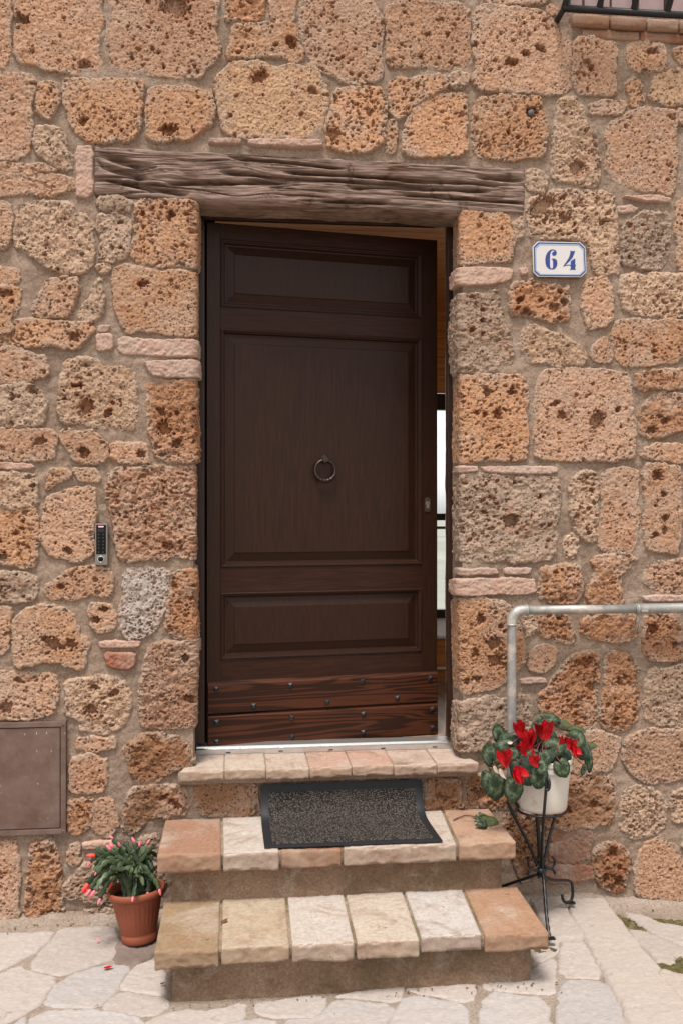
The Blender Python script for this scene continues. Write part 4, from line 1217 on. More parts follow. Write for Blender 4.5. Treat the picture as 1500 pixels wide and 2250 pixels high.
# ------------------------------------------------------------------ entrance steps
M_RISER = make_mortar('riser_render', srgb(194, 163, 138, .6), srgb(162, 132, 108, .6), moss=True)
M_BED = make_mortar('step_joint', srgb(206, 184, 160, .58), srgb(164, 146, 112, .58), moss=True)
steps = thing('entrance_steps', 'two stone steps of mixed pale and reddish slabs below the door', 'steps', (.38, -.35, 0))
SO = np.array([.38, -.35, 0])
Z1, Z2 = .190, .375                       # lower and upper tread height
def ystep(name, c8, **k):
    col = k.pop('col', None); mat = k.pop('mat', M_STEP)
    ce, me = rough_box(name, c8, **k)
    return obj(name, me, mat, steps, tuple(ce - SO), color=col)
ystep('riser', box8((W(377, 1950, -.33)[0], -.330, .0), (W(1103, 1950, -.33)[0], .03, Z2 - .052)), r=.010, step=.009, amp=.007, fine=.0022, seed=900, mat=M_RISER)
ystep('riser', box8((W(378, 2170, -.64)[0], -.640, -.03), (W(1167, 2110, -.64)[0], -.32, Z1 - .046)), r=.012, step=.009, amp=.007, fine=.0022, seed=905, mat=M_RISER)
def tread(front, back, yf, yb, zt, th, cols, sd):
    for i in range(len(front) - 1):
        g0 = 0 if i == 0 else .0045; g1 = 0 if i == len(front) - 2 else .0045
        fz = zt - .002 + .003 * math.sin(sd + i * 1.7)
        xa, xb = G(front[i], 0 + vf(front[i], zt, yf), zt)[0] + g0, G(front[i + 1], vf(front[i + 1], zt, yf), zt)[0] - g1
        ya, yb_ = xback(back[i], yb) + g0, xback(back[i + 1], yb) - g1
        t2 = th * (.92 + .16 * random.Random(sd + i).random())
        jog = random.Random(sd + 50 + i).uniform(-.006, .006)
        c8 = [(xa, yf + jog, fz - t2), (xb, yf + jog, fz - t2), (ya, yb, zt - t2), (yb_, yb, zt - t2), (xa, yf + jog, fz), (xb, yf + jog, fz), (ya, yb, zt + .002), (yb_, yb, zt + .002)]
        ystep('tread_slab', c8, r=.0035, step=.0065, amp=.0034, seed=sd + i * 3, fine=.0013, chip=.010, col=srgb(*cols[i], K))
    a, b = G(front[0], vf(front[0], zt, yf), zt)[0], G(front[-1], vf(front[-1], zt, yf), zt)[0]
    ystep('slab_bed', box8((a + .03, yf + .012, zt - th + .004), (b - .03, yb, zt - .006)), r=.004, step=.012, amp=.002, seed=sd + 77, mat=M_BED)
def vf(u, z, y):                          # row at which a level line z at depth y crosses column u
    d = ray(u, 1125); t = (y - CAM[1]) / d[1]
    return 1125 - (z - CAM[2]) * FPX / t
def xback(u, y): return W(u, 1125, y)[0]
tread([346, 489, 615, 753, 1005, 1132], [364, 487, 612, 740, 972, 1072], -.380, -.004, Z2, .062,
      [(186, 142, 117), (222, 208, 196), (168, 112, 86), (218, 202, 188), (204, 166, 140)], 1000)
tread([340, 484, 639, 781, 923, 1061, 1204], [360, 487, 629, 757, 886, 1016, 1134], -.695, -.322, Z1, .055,
      [(176, 148, 116), (206, 184, 156), (222, 208, 196), (218, 202, 184), (220, 210, 202), (192, 151, 121)], 1100)

# ------------------------------------------------------------------ doormat, curling up against the riser
mat = thing('doormat', 'dark ribbed doormat with black rubber edge curling up under the sill', 'doormat', (.41, -.2, Z2 + .004))
MO = np.array([.41, -.2, Z2 + .004])
prof = catmull([(-.362, 0), (-.28, .0005), (-.19, .001), (-.12, .004), (-.075, .018), (-.048, .050), (-.036, .090), (-.030, .128)], 10)
prof = np.array(prof); sl = np.concatenate([[0], np.cumsum(np.linalg.norm(np.diff(prof, axis=0), axis=1))])
LN = sl[-1]
def mat_pt(u, s, lift):
    y = np.interp(s, sl, prof[:, 0]); z = np.interp(s, sl, prof[:, 1])
    dy = np.interp(np.minimum(s + .004, LN), sl, prof[:, 0]) - np.interp(np.maximum(s - .004, 0), sl, prof[:, 0])
    dz = np.interp(np.minimum(s + .004, LN), sl, prof[:, 1]) - np.interp(np.maximum(s - .004, 0), sl, prof[:, 1])
    n = np.hypot(dy, dz); ny_, nz_ = -dz / n, dy / n
    x0 = .098 - .006 * s / LN; x1 = .730 - .012 * s / LN
    return np.stack([x0 + (x1 - x0) * u, y + ny_ * lift, z + nz_ * lift + .008 * 0], -1)
def mat_patch(name, u0, u1, s0, s1, lift, st, m, rel=None):
    us = np.linspace(u0, u1, max(2, int((u1 - u0) * .63 / st))); ss = np.linspace(s0, s1, max(3, int((s1 - s0) / st)))
    U, SS = np.meshgrid(us, ss, indexing='ij')
    L = np.full(U.shape, lift)
    if rel is not None: L = L + rel(U * .63, SS)
    ed = np.zeros_like(L); ed[0, :] = ed[-1, :] = 1; ed[:, 0] = ed[:, -1] = 1
    L = np.where(ed > 0, -.0005, L)
    P = mat_pt(U, SS, L) - np.array([MO[0], MO[1], 0])
    obj(name, mesh_np(name, P.reshape(-1, 3), grid_quads(*U.shape)), m, mat)
M_RUB = plain('black_rubber', srgb(30, 30, 32), .6, 0, .1, 40, .3)
mm = NT('mat_pile'); v = mm.coord(False)
vo = mm.n("ShaderNodeTexVoronoi"); vo.inputs['Scale'].default_value = 150; mm.l(v, vo.inputs['Vector'])
c = mm.mix(mm.ramp(vo.outputs['Distance'], .1, .6), srgb(92, 83, 76), srgb(30, 28, 27))
mm.base(mm.mix(mm.ramp(mm.noise(v, 9, 4), .4, .7, 0, .2), c, srgb(74, 66, 60))); mm.rough(.9); mm.b.inputs['Specular IOR Level'].default_value = .15
b = .028
mat_patch('rubber_edge', 0, 1, 0, LN, .003, .012, M_RUB)
def ribs(x, s):
    w = s + .004 * np.sin(x * 75 + 2 * fbm(x * 20, s * 20, 3, 2))
    return .0026 * (np.sin(w * 2 * math.pi / .0085) > -.1) * (.4 + 1.1 * vnoise(x * 170, s * 120, 9))
mat_patch('ribbed_pile', b / .63, 1 - b / .63, .026, LN - .028, .0042, .0027, mm.m, ribs)

# ------------------------------------------------------------------ house number plate
def plate_pt(zx, zy):                     # from the enlarged photo crop
    p = W(1150 + zx / 9.375, 510 + zy / 9.375, -.026); return (p[0], p[2])
PO = np.array([*plate_pt(735, 560)])
plate = thing('house_number_plate', 'white enamelled number plate reading 64 in blue on the stone wall', 'sign', (PO[0], -.012, PO[1]))
PY = -.012
def rel(pts): return [(p[0] - PO[0], p[1] - PO[1]) for p in (plate_pt(*q) for q in pts)]
outer = [(285, 190), (1165, 208), (1268, 310), (1290, 815), (1195, 912), (1170, 922), (295, 912), (198, 822), (186, 290)]
def inset(pts, d):
    c = np.mean(pts, axis=0); P = np.array(pts, float)
    sx = 1 - d / 550; sy = 1 - d / 360
    return [(c[0] + (p[0] - c[0]) * sx, c[1] + (p[1] - c[1]) * sy) for p in P]
m_en = plain('white_enamel', srgb(226, 220, 216, .68), .22, 0, .03, 12, .5)
m_bl = plain('blue_enamel', srgb(30, 52, 126, .8), .25, 0, .08, 30, .5)
m_lb = plain('pale_blue_line', srgb(150, 172, 200, .8), .25, 0, .05, 30, .5)
obj('enamel_face', flat_poly('enamel_face', rel(outer), -.006, .006), m_en, plate)
def ringm(name, d0, d1, y, m):
    obj(name, flat_poly(name, [rel(inset(outer, d0)), rel(inset(outer, d1))], y, .0006), m, plate)
ringm('blue_border', 16, 38, -.0122, m_bl)
ringm('pale_blue_band', 42, 62, -.0122, m_lb)
six = [(600, 352), (545, 362), (490, 410), (455, 480), (441, 565), (448, 650), (470, 710), (510, 750), (560, 768), (610, 766), (650, 745), (680, 700), (690, 645), (685, 590), (660, 555), (630, 542), (598, 543), (568, 549),
       (592, 566), (602, 600), (602, 640), (602, 700), (595, 735), (572, 750), (550, 735), (540, 700), (538, 620), (538, 520), (545, 440), (560, 395), (590, 372), (620, 375), (640, 392), (612, 398), (588, 415), (580, 440), (588, 470), (612, 485), (645, 482), (668, 462), (678, 425), (668, 390), (640, 364)]
four = [(960, 375), (985, 388), (1030, 388), (1058, 375), (1040, 440), (1000, 530), (940, 600), (880, 650), (850, 675), (905, 667), (965, 671), (965, 600), (1000, 572), (1058, 540), (1060, 675), (1075, 675), (1075, 690), (1060, 690),
        (1062, 750), (1070, 773), (948, 773), (965, 750), (965, 690), (905, 684), (845, 695), (810, 718), (835, 660), (880, 600), (930, 520), (955, 440)]
obj('digit_six', flat_poly('digit_six', rel(six), -.0122, .0006), m_bl, plate)
obj('digit_four', flat_poly('digit_four', rel(four), -.0122, .0006), m_bl, plate)

# ------------------------------------------------------------------ keypad
def kp(zx, zy):
    p = W(180 + zx / 15.0, 1130 + zy / 15.0, -.03); return p[0], p[2]
(ka, kt), (kb, kb2) = kp(438, 305), kp(855, 1680)
KO = np.array([(ka + kb) / 2, 0, (kt + kb2) / 2]); kw, kh = (kb - ka) / 2, (kt - kb2) / 2
key = thing('access_keypad', 'slim grey keypad with black glass face and red light on wall', 'keypad', (KO[0], -.006, KO[2]))
m_al = plain('grey_metal', srgb(126, 120, 114), .45, .6, .06, 60)
m_gl = plain('black_glass', srgb(7, 7, 8), .25, 0, .05, 30, .2)
def rk(name, lo, hi, m, bev=.001): return part(name, lo, hi, m, key, bev)
rk('housing', (-kw, -.026, -kh), (kw, 0, kh), m_al, .003)
def kz_(zy): return kp(600, zy)[1] - KO[2]
def kx_(zx): return kp(zx, 900)[0] - KO[0]
rk('glass_face', (kx_(482), -.0272, kz_(1315)), (kx_(805), -.0255, kz_(350)), m_gl, .0005)
led = NT('red_led'); led.base((.8, .05, .05)); led.b.inputs['Emission Color'].default_value = (1, .12, .12, 1); led.b.inputs['Emission Strength'].default_value = 2.2
rk('status_light', (kx_(555), -.0277, kz_(420)), (kx_(725), -.0270, kz_(392)), led.m, 0)
rk('card_window', (kx_(530), -.0276, kz_(585)), (kx_(750), -.0271, kz_(470)), plain('dim_red_display', srgb(46, 22, 24), .2), 0)
m_k = plain('dim_key', srgb(52, 52, 54), .4)
for r_ in range(6):
    for c_ in range(2):
        cx_, cz_ = kx_(565 + 145 * c_), kz_(665 + 112 * r_ if r_ < 5 else 1245)
        rk('key', (cx_ - .0022, -.0276, cz_ - .0026), (cx_ + .0022, -.0271, cz_ + .0026), m_k, 0)
cxb, czb = kx_(635), kz_(1480)
sb = obj('bell_button', None, None, key, (cxb, -.026, czb))
t = lathe('button_ring', [(.0115, -.001), (.0125, .0022), (.0108, .0030), (.0100, .0018)], 28); o = obj('button_ring', t, M_ALU, sb, rot=(math.pi / 2, 0, 0))
t = lathe('button_face', [(.0101, .0), (.0098, .0022), (.006, .0030), (.0001, .0032)], 28); o = obj('button_face', t, m_gl, sb, rot=(math.pi / 2, 0, 0))

# ------------------------------------------------------------------ metal hatch in the wall
HY = -.028
(h0, ht), (h1, hb) = W(-45, 1590, HY)[[0, 2]], W(145, 1832, HY)[[0, 2]]
HO = np.array([(h0 + h1) / 2, 0, (ht + hb) / 2]); hw, hh = (h1 - h0) / 2, (ht - hb) / 2
hatch = thing('meter_hatch', 'brown painted metal meter hatch, scratched, low on the left wall', 'hatch', (HO[0], 0, HO[2]))
m = NT('brown_sheet_metal'); v = m.coord(False)
c = m.mix(m.ramp(m.noise(v, 7, 6, .65), .38, .66), srgb(108, 82, 72, .7), srgb(136, 114, 104, .7))
c = m.mix(m.ramp(m.noise(v, 3.2, 5, .6), .55, .72, 0, .7), c, srgb(104, 68, 54, .7))
c = m.mix(m.ramp(m.noise(m.coord(False, (3, 1, .9)), 38, 2), .725, .75, 0, .8), c, srgb(214, 200, 186, .8))
m.base(c); m.rough(.55); m.b.inputs['Metallic'].default_value = .15
m.bump(m.noise(v, 3, 3), .15, .01); M_HATCH = m.m
fw = .019
for lo, hi in (((-hw, HY, hh - fw), (hw, 0, hh)), ((-hw, HY, -hh), (hw, 0, -hh + fw)), ((hw - fw, HY + .0004, -hh + fw + .0004), (hw, 0, hh - fw - .0004)), ((-hw, HY + .0004, -hh + fw + .0004), (-hw + fw, 0, hh - fw - .0004))):
    part('frame_strip', lo, hi, M_HATCH, hatch, .0015)
part('hatch_door', (-hw + fw + .003, HY + .003, -hh + fw + .003), (hw - fw - .003, -.002, hh - fw - .003), M_HATCH, hatch, .002)
part('recess', (-hw + .01, -.006, -hh + .01), (hw - .01, -.0022, hh - .01), M_BLACK, hatch, 0)
for z in (hh - .010, -hh + .010):
    t = lathe('rivet', [(.0045, 0), (.004, .002), (.002, .003), (.0001, .0032)], 14)
    obj('rivet', t, M_HATCH, hatch, (hw - .010, HY, z), (math.pi / 2, 0, 0))

# ------------------------------------------------------------------ galvanised handrail
RY = -.085
def rp_(u, v, y=RY): return W(u, v, y)
p0 = rp_(1123, 1341); zr = p0[2]; xr0 = p0[0]
hand = thing('handrail', 'galvanised pipe handrail bent down at the left, fixed to the wall', 'handrail', (xr0, RY, .62))
HR = np.array([xr0, RY, .62]); R_ = .0185
def hp(p): return tuple(np.array(p) - HR)
bend = [(xr0, RY, zr - .055 + .0), (xr0 + .003, RY, zr - .030), (xr0 + .014, RY, zr - .012), (xr0 + .032, RY, zr - .002), (xr0 + .058, RY, zr)]
obj('elbow', tube('elbow', [hp(p) for p in catmull(bend, 6)], R_ + .0025, 20), M_GALV, hand)
xe = rp_(1400, 1341)[0]
obj('rail_pipe', tube('rail_pipe', [hp((xr0 + .05, RY, zr)), hp((xe, RY, zr))], R_ - .0008, 20), M_GALV, hand)
obj('rail_pipe', tube('rail_pipe', [hp((xe - .01, RY, zr + .0006)), hp((xe + 1.2, RY, zr + .004))], R_ + .0018, 20), M_GALV, hand)
obj('post_pipe', tube('post_pipe', [hp(p) for p in catmull([(xr0, RY, zr - .05), (xr0, RY, 1.0), (xr0, RY, .70), (xr0, RY, .56), (xr0 + .002, RY + .012, .525), (xr0 + .002, RY + .05, .515), (xr0 + .002, .03, .515)], 6)], R_ - .0008, 20), M_GALV, hand)
for (x, ax) in ((xr0 + .060, 0), (xe, 0)):
    obj('collar', tube('collar', [hp((x - .004, RY, zr)), hp((x + .004, RY, zr))], R_ + .0040, 20), M_GALV, hand)
obj('collar', tube('collar', [hp((xr0, RY, zr - .060)), hp((xr0, RY, zr - .052))], R_ + .0045, 20), M_GALV, hand)
part('bracket_bolt', hp((xe + .004, RY - .026, zr - .010)), hp((xe + .032, RY - .016, zr - .002)), M_GALV, hand, .001)
obj('bracket', tube('bracket', [hp((xe, RY, zr - .012)), hp((xe, RY, zr - .055)), hp((xe, RY + .02, zr - .09)), hp((xe, .012, zr - .10))], .005, 8), M_GALV, hand)
# ------------------------------------------------------------------ plants: shared pieces
def frame_mat(nrm, tip, pos, sx=1.0, sy=1.0, sz=1.0):
    n = Vector(nrm).normalized(); t = Vector(tip); t = (t - n * t.dot(n)).normalized(); x = t.cross(n)
    m = Matrix((x, t, n)).transposed().to_4x4()
    return Matrix.Translation(Vector(pos)) @ m @ Matrix.Diagonal((sx, sy, sz, 1))

def leaf_mesh(seed, cup=.12, wav=.05, fold=.0):
    """round heart-shaped cyclamen leaf about 1 unit across: notch at y = -.32, tip at +y"""
    r = random.Random(seed); V = []; F = []; rings = 6; sec = 28
    ph = r.random() * 6
    for i in range(rings + 1):
        q = i / rings
        for k in range(sec):
            a = 2 * math.pi * k / sec              # 0 = tip
            rad = .50 + .05 * math.cos(a) + .035 * math.cos(3 * a) * 0
            back = abs(((a / math.pi) - 1))        # 0 at the back
            rad *= 1 - .55 * math.exp(-(back / .10) ** 2) + .10 * math.exp(-((back - .22) / .12) ** 2)
            rad *= 1 + .09 * math.exp(-((1 - back) / .10) ** 2) + .022 * math.sin(a * 9 + ph)
            x = math.sin(a) * rad * q; y = math.cos(a) * rad * q
            z = -cup * q * q * 1.1 + wav * q * q * math.sin(a * 3 + ph) + fold * abs(x) * 1.2 - .05 * math.exp(-(x / .03) ** 2) * (1 - q) * .5
            z += .012 * math.sin(a * 11 + ph) * q
            V.append((x, y, z))
    for i in range(rings):
        for k in range(sec):
            F.append((i * sec + k, i * sec + (k + 1) % sec, (i + 1) * sec + (k + 1) % sec, (i + 1) * sec + k))
    me = bpy.data.meshes.new('leaf'); me.from_pydata(V, [], F); me.update()
    me.polygons.foreach_set('use_smooth', np.full(len(F), True, dtype=bool))
    return me

def make_leafmat(name, dark, pale, amount=.8):
    m = NT(name); tc = m.n("ShaderNodeTexCoord")
    sp = m.n("ShaderNodeSeparateXYZ"); m.l(tc.outputs['Object'], sp.inputs[0])
    r2 = m.math('SQRT', m.math('ADD', m.math('MULTIPLY', sp.outputs[0], sp.outputs[0]), m.math('MULTIPLY', sp.outputs[1], sp.outputs[1])))
    v = m.coord(); n1 = m.noise(v, 7, 4, .6); 
    ang = m.math('ARCTAN2', sp.outputs[0], sp.outputs[1])
    vein = m.math('ABSOLUTE', m.math('SINE', m.math('ADD', m.math('MULTIPLY', ang, 6.0), m.math('MULTIPLY', n1, 1.6))))
    vein = m.ramp(vein, .0, .22, 1, 0)
    band = m.math('MULTIPLY', m.ramp(r2, .14, .26), m.ramp(r2, .36, .46, 1, 0))
    band = m.math('MULTIPLY', band, m.ramp(n1, .38, .6))
    fac = m.math('MULTIPLY', m.math('MAXIMUM', band, m.math('MULTIPLY', vein, .6)), amount)
    n2 = m.noise(v, 30, 4)
    c = m.mix(fac, m.mix(m.ramp(n2, .3, .7), dark, tuple(x * 1.5 for x in dark)), pale)
    m.base(c); m.rough(.5); m.b.inputs['Specular IOR Level'].default_value = .2
    m.bump(m.math('ADD', vein, n2), .25, .02)
    return m.m
M_CYC = make_leafmat('cyclamen_leaf', srgb(30, 42, 26), srgb(100, 112, 86))
M_CYC2 = make_leafmat('cyclamen_leaf_olive', srgb(58, 62, 38), srgb(92, 98, 62), .5)
M_STEM = plain('stem_red', srgb(98, 44, 40), .5, 0, .3, 30)
def make_petal(name, c1, c2):
    m = NT(name); v = m.coord(True, (8, 1.5, 8))
    f = m.noise(v, 2.5, 4, .6)
    m.base(m.mix(m.ramp(f, .35, .65), c1, c2)); m.rough(.5); m.b.inputs['Specular IOR Level'].default_value = .25
    m.b.inputs['Subsurface Weight'].default_value = .0
    return m.m
M_RED = make_petal('red_petal', srgb(120, 3, 10), srgb(190, 12, 24))

def petal_mesh(seed, curl=.25, twist=.3, wid=.42):
    """petal 1 unit long along +y from the origin, facing +z"""
    r = random.Random(seed); V = []; F = []; nl, nw = 10, 7
    for i in range(nl + 1):
        t = i / nl
        w = wid * (math.sin(math.pi * min(1, .10 + .90 * t) ** 1.25) ** .8) * .5 + .02
        for j in range(nw + 1):
            s = j / nw * 2 - 1
            x = s * w; y = t * (1 - .06 * s * s); z = curl * (t * t - .4 * t) + .18 * w * (s * s) + .02 * math.sin(t * 9 + seed)
            a = twist * t
            V.append((x * math.cos(a) - z * math.sin(a) * .6, y, z * math.cos(a) + x * math.sin(a)))
    for i in range(nl):
        for j in range(nw):
            q = i * (nw + 1) + j; F.append((q, q + 1, q + nw + 2, q + nw + 1))
    me = bpy.data.meshes.new('petal'); me.from_pydata(V, [], F); me.update()
    me.polygons.foreach_set('use_smooth', np.full(len(F), True, dtype=bool))
    return me

# ------------------------------------------------------------------ iron plant stand
PC_ = np.array([1.135, -.220, .03])
m_iron2 = plain('painted_wrought_iron', srgb(24, 24, 25), .38, .2, .3, 50, .5)
stand = thing('plant_stand', 'black wrought iron tripod plant stand with scrolls beside the steps', 'plant stand', tuple(PC_))
def sp3(u, v, y): return tuple(W(u, v, y) - PC_)
jn = W(1188, 1915, -.22); jn = jn - PC_
def rod(name, pts, r=.0058, n=6, twist=0.0, parent=stand): 
    P = catmull(pts, n)
    return obj(name, tube(name, P, r, 8, twist=twist, square=bool(twist)), m_iron2, parent)
f0 = np.array(G(1206, 2062, .035)) - PC_; f1 = np.array(G(1250, 1984, .035)) - PC_; f2 = np.array([.985, -.10, .035]) - PC_
rod('leg', [tuple(jn + (0, -.012, .01)), tuple(jn + (.001, -.03, -.03)), tuple(f0 * .65 + jn * .35), tuple(f0 + (0, 0, .0))], .0072, 10, .55)
rod('leg', [tuple(jn + (.004, .004, -.01)), tuple(jn + (.05, .03, -.045)), tuple(f1 + (.0, .0, .085)), tuple(f1 + (.014, .004, .055)), tuple(f1 + (.010, .002, .014)), tuple(f1 + (-.012, -.004, .004)), tuple(f1 + (-.028, -.008, .016)), tuple(f1 + (-.032, -.008, .036))], .0058)
rod('leg', [tuple(jn + (-.004, .004, -.01)), tuple(jn + (-.05, .03, -.035)), tuple(f2 + (.01, 0, .06)), tuple(f2 + (-.006, 0, .03)), tuple(f2)], .0058)
for f, dx in ((f0, .004), (f1, .006), (f2, 0)):
    part('foot_plate', (f[0] - .014 + dx, f[1] - .010, f[2] - .003), (f[0] + .016 + dx, f[1] + .010, f[2] + .003), m_iron2, stand, .001)
ptop = .405
rod('upright', [tuple(jn + (-.006, 0, -.02)), tuple(jn + (-.008, 0, .10)), sp3(1178, 1785, -.215), (sp3(1178, 1775, -.215)[0], sp3(1178, 1775, -.215)[1], ptop - .004)], .0078)
def hook(base, elbow, hk, r=.006):
    rod('upright', [tuple(base), elbow] + hk, r)
hook(jn + (.002, -.008, 0), sp3(1190, 1860, -.26), [sp3(1194, 1790, -.345), sp3(1198, 1740, -.352), sp3(1200, 1715, -.352), sp3(1204, 1713, -.357), sp3(1206, 1722, -.362), sp3(1204, 1734, -.362), sp3(1199, 1736, -.360)], .0058)
hook(jn + (-.006, .0, 0), sp3(1165, 1865, -.22), [sp3(1140, 1815, -.22), sp3(1118, 1772, -.22), sp3(1114, 1762, -.22), sp3(1118, 1757, -.22), sp3(1128, 1760, -.22), sp3(1136, 1772, -.22), sp3(1130, 1784, -.22), sp3(1120, 1782, -.22)])
hook(jn + (.006, .004, 0), sp3(1200, 1865, -.2), [sp3(1213, 1812, -.18), sp3(1226, 1768, -.15), sp3(1232, 1735, -.13), sp3(1236, 1722, -.13), sp3(1240, 1728, -.13)])
for sx in (-1, 1):
    for dz, sg in ((.036, 1), (-.010, -1)):
        c = jn + (sx * .030, -.004, dz)
        pts = [tuple(c + (-sx * .022 * math.cos(a), 0, -sg * .022 * math.sin(a))) for a in np.linspace(-.7, 4.2 if dz > 0 else 3.1, 22)]
        obj('scroll', tube('scroll', pts, .0052, 8), m_iron2, stand)
obj('collar', tube('collar', [tuple(jn + (0, 0, -.012)), tuple(jn + (0, 0, .014))], .0165, 12), m_iron2, stand)
ringp = [(.088 * math.cos(a), .088 * math.sin(a) * 1.0, ptop - .001) for a in np.linspace(0, 2 * math.pi, 40, endpoint=False)]
obj('pot_ring', tube('pot_ring', ringp, .0045, 8, closed=True), m_iron2, stand)

# ------------------------------------------------------------------ red cyclamen in a white pot
PB = np.array([PC_[0] + .004, PC_[1] - .004, PC_[2] + ptop + .004])
cyc = thing('potted_cyclamen', 'red flowering cyclamen with marbled leaves in a stained white pot', 'potted plant', tuple(PB))
mw = NT('white_plastic'); v = mw.coord(False)
c = mw.mix(mw.ramp(mw.noise(v, 22, 6, .7), .60, .72, 0, .75), srgb(234, 227, 217, .7), srgb(150, 104, 66))
mw.base(mw.mix(mw.ramp(mw.noise(v, 4, 4), .4, .7, 0, .5), c, srgb(208, 192, 170, .68))); mw.rough(.42)
prof = [(.001, .004), (.070, .003), (.088, .002), (.095, .006), (.099, .016), (.103, .06), (.109, .12), (.113, .150), (.114, .156), (.119, .158), (.121, .164), (.122, .200), (.121, .205), (.117, .205), (.115, .198), (.111, .15)]
prof = [(r_ * .90, z_ * .96) for r_, z_ in prof]
obj('pot', lathe('pot', prof, 56), mw.m, cyc)
M_SOIL = plain('potting_soil', srgb(38, 28, 22), .95, 0, .5, 60, .1, .8)
obj('soil', lathe('soil', [(.001, .186), (.06, .184), (.112, .178)], 30), M_SOIL, cyc)
SC = 5.357; MMPP = .001706 / SC
def cp_(zx, zy, y): return W(1040 + zx / SC, 1540 + zy / SC, y)
LEAVES = [  # x, y, w, h (crop pixels), direction of tip (0 = down, 90 = right), depth, lean, kind
    (850, 190, 280, 130, 80, -.17, .9, 0), (210, 660, 190, 240, -160, -.27, .1, 0), (255, 955, 260, 350, 15, -.32, .05, 0), (470, 1025, 200, 260, -5, -.335, .05, 0),
    (575, 800, 270, 300, 25, -.325, .1, 2), (775, 885, 190, 230, -10, -.35, .15, 0), (930, 550, 250, 200, 100, -.31, .35, 0), (750, 400, 150, 240, 170, -.25, .1, 0),
    (1190, 450, 220, 200, 60, -.24, .3, 0), (1045, 775, 190, 190, 20, -.345, .3, 0), (1350, 660, 95, 300, 5, -.20, .1, 0), (300, 400, 140, 200, -170, -.22, .1, 0),
    (425, 450, 190, 150, -100, -.24, .4, 0), (390, 525, 220, 150, -90, -.28, .5, 0), (700, 610, 170, 110, -90, -.31, .8, 0), (830, 655, 120, 150, 30, -.335, .2, 0),
    (1040, 270, 190, 120, 70, -.17, .6, 1), (1170, 345, 230, 130, 90, -.19, .7, 1), (1330, 520, 190, 95, 80, -.18, .9, 1), (1275, 610, 150, 130, 60, -.21, .4, 2),
    (450, 625, 170, 130, 120, -.30, .4, 0), (790, 765, 160, 100, 60, -.355, .7, 0), (930, 430, 110, 110, 150, -.23, .2, 2), (510, 500, 120, 150, -160, -.25, .2, 2),
    (620, 690, 150, 140, 0, -.32, .4, 2), (880, 640, 150, 110, 20, -.33, .5, 2), (1090, 640, 140, 120, 40, -.27, .5, 2), (600, 450, 150, 160, 160, -.21, .2, 2), (330, 620, 150, 150, -120, -.25, .4, 2),
    (1300, 800, 60, 130, -20, -.21, .1, 0), (700, 520, 160, 160, -150, -.23, .3, 2), (1000, 520, 150, 170, 120, -.22, .2, 2), (820, 560, 170, 170, 170, -.24, .3, 2), (520, 600, 160, 160, -170, -.27, .3, 2)]
M_CYC3 = make_leafmat('cyclamen_leaf_dark', srgb(30, 42, 32), srgb(70, 84, 70), .4)
lm = [leaf_mesh(i, .10 + .05 * (i % 3), .05 + .02 * (i % 2)) for i in range(5)]
lmk = {}
crown = np.array([PB[0], PB[1], PB[2] + .19])
rl = random.Random(12)
for i, (zx, zy, w, h, ta, y, lean, kd) in enumerate(LEAVES):
    p = cp_(zx, zy, y)
    a = math.radians(ta); tip = (math.sin(a), 0, -math.cos(a))
    n = (rl.uniform(-.3, .3), -1, lean + rl.uniform(-.05, .1))
    along = abs(math.cos(a)); lw, lh = (w, h) if along > .5 else (h, w)
    nl = Vector(n).normalized()
    fore = max(.35, abs(nl.y))
    key_ = (i % 5, kd)
    if key_ not in lmk:
        q = lm[i % 5].copy(); q.materials.append((M_CYC, M_CYC2, M_CYC3)[kd]); lmk[key_] = q
    o = obj('leaf', lmk[key_], None, cyc)
    lh2 = lh / (fore if along > .5 else 1.0)
    o.matrix_local = Matrix.Translation(Vector(-PB)) @ frame_mat(n, tip, p, lw * MMPP * 1.12, lh2 * MMPP * 1.1, .5 * (lw + lh) * MMPP)
    b0 = crown + np.array([rl.uniform(-.05, .05), rl.uniform(-.04, .04), 0]); md = (b0 + p) / 2 + np.array([0, 0, .05])
    sb_ = np.array(p) - np.array(tip) * lh2 * MMPP * .22 + np.array([0, .006, 0])
    obj('stem', tube('stem', [tuple(q - PB) for q in catmull([b0, md, sb_], 6)], .0018, 6), M_STEM, cyc)
FLOW = [(600, 640, 150, -25, -.30, .4), (960, 640, 120, 10, -.30, .4),   # x, y of the base, length, direction (0 up, 90 right), depth, spread
    (545, 430, 190, -4, -.27, .45), (650, 570, 230, 6, -.285, .55), (850, 475, 250, 2, -.27, .75), (385, 775, 190, -4, -.335, .8), (480, 775, 190, 150, -.355, .9), (725, 775, 140, 0, -.365, .8),
    (1040, 590, 170, -12, -.29, .6), (1130, 575, 150, 25, -.30, .9), (1150, 520, 140, 145, -.305, .5), (690, 560, 110, 185, -.30, .35)]
pm = [petal_mesh(i, .34, .55 * (-1) ** i, .40) for i in range(4)]
for q in pm: q.materials.append(M_RED)
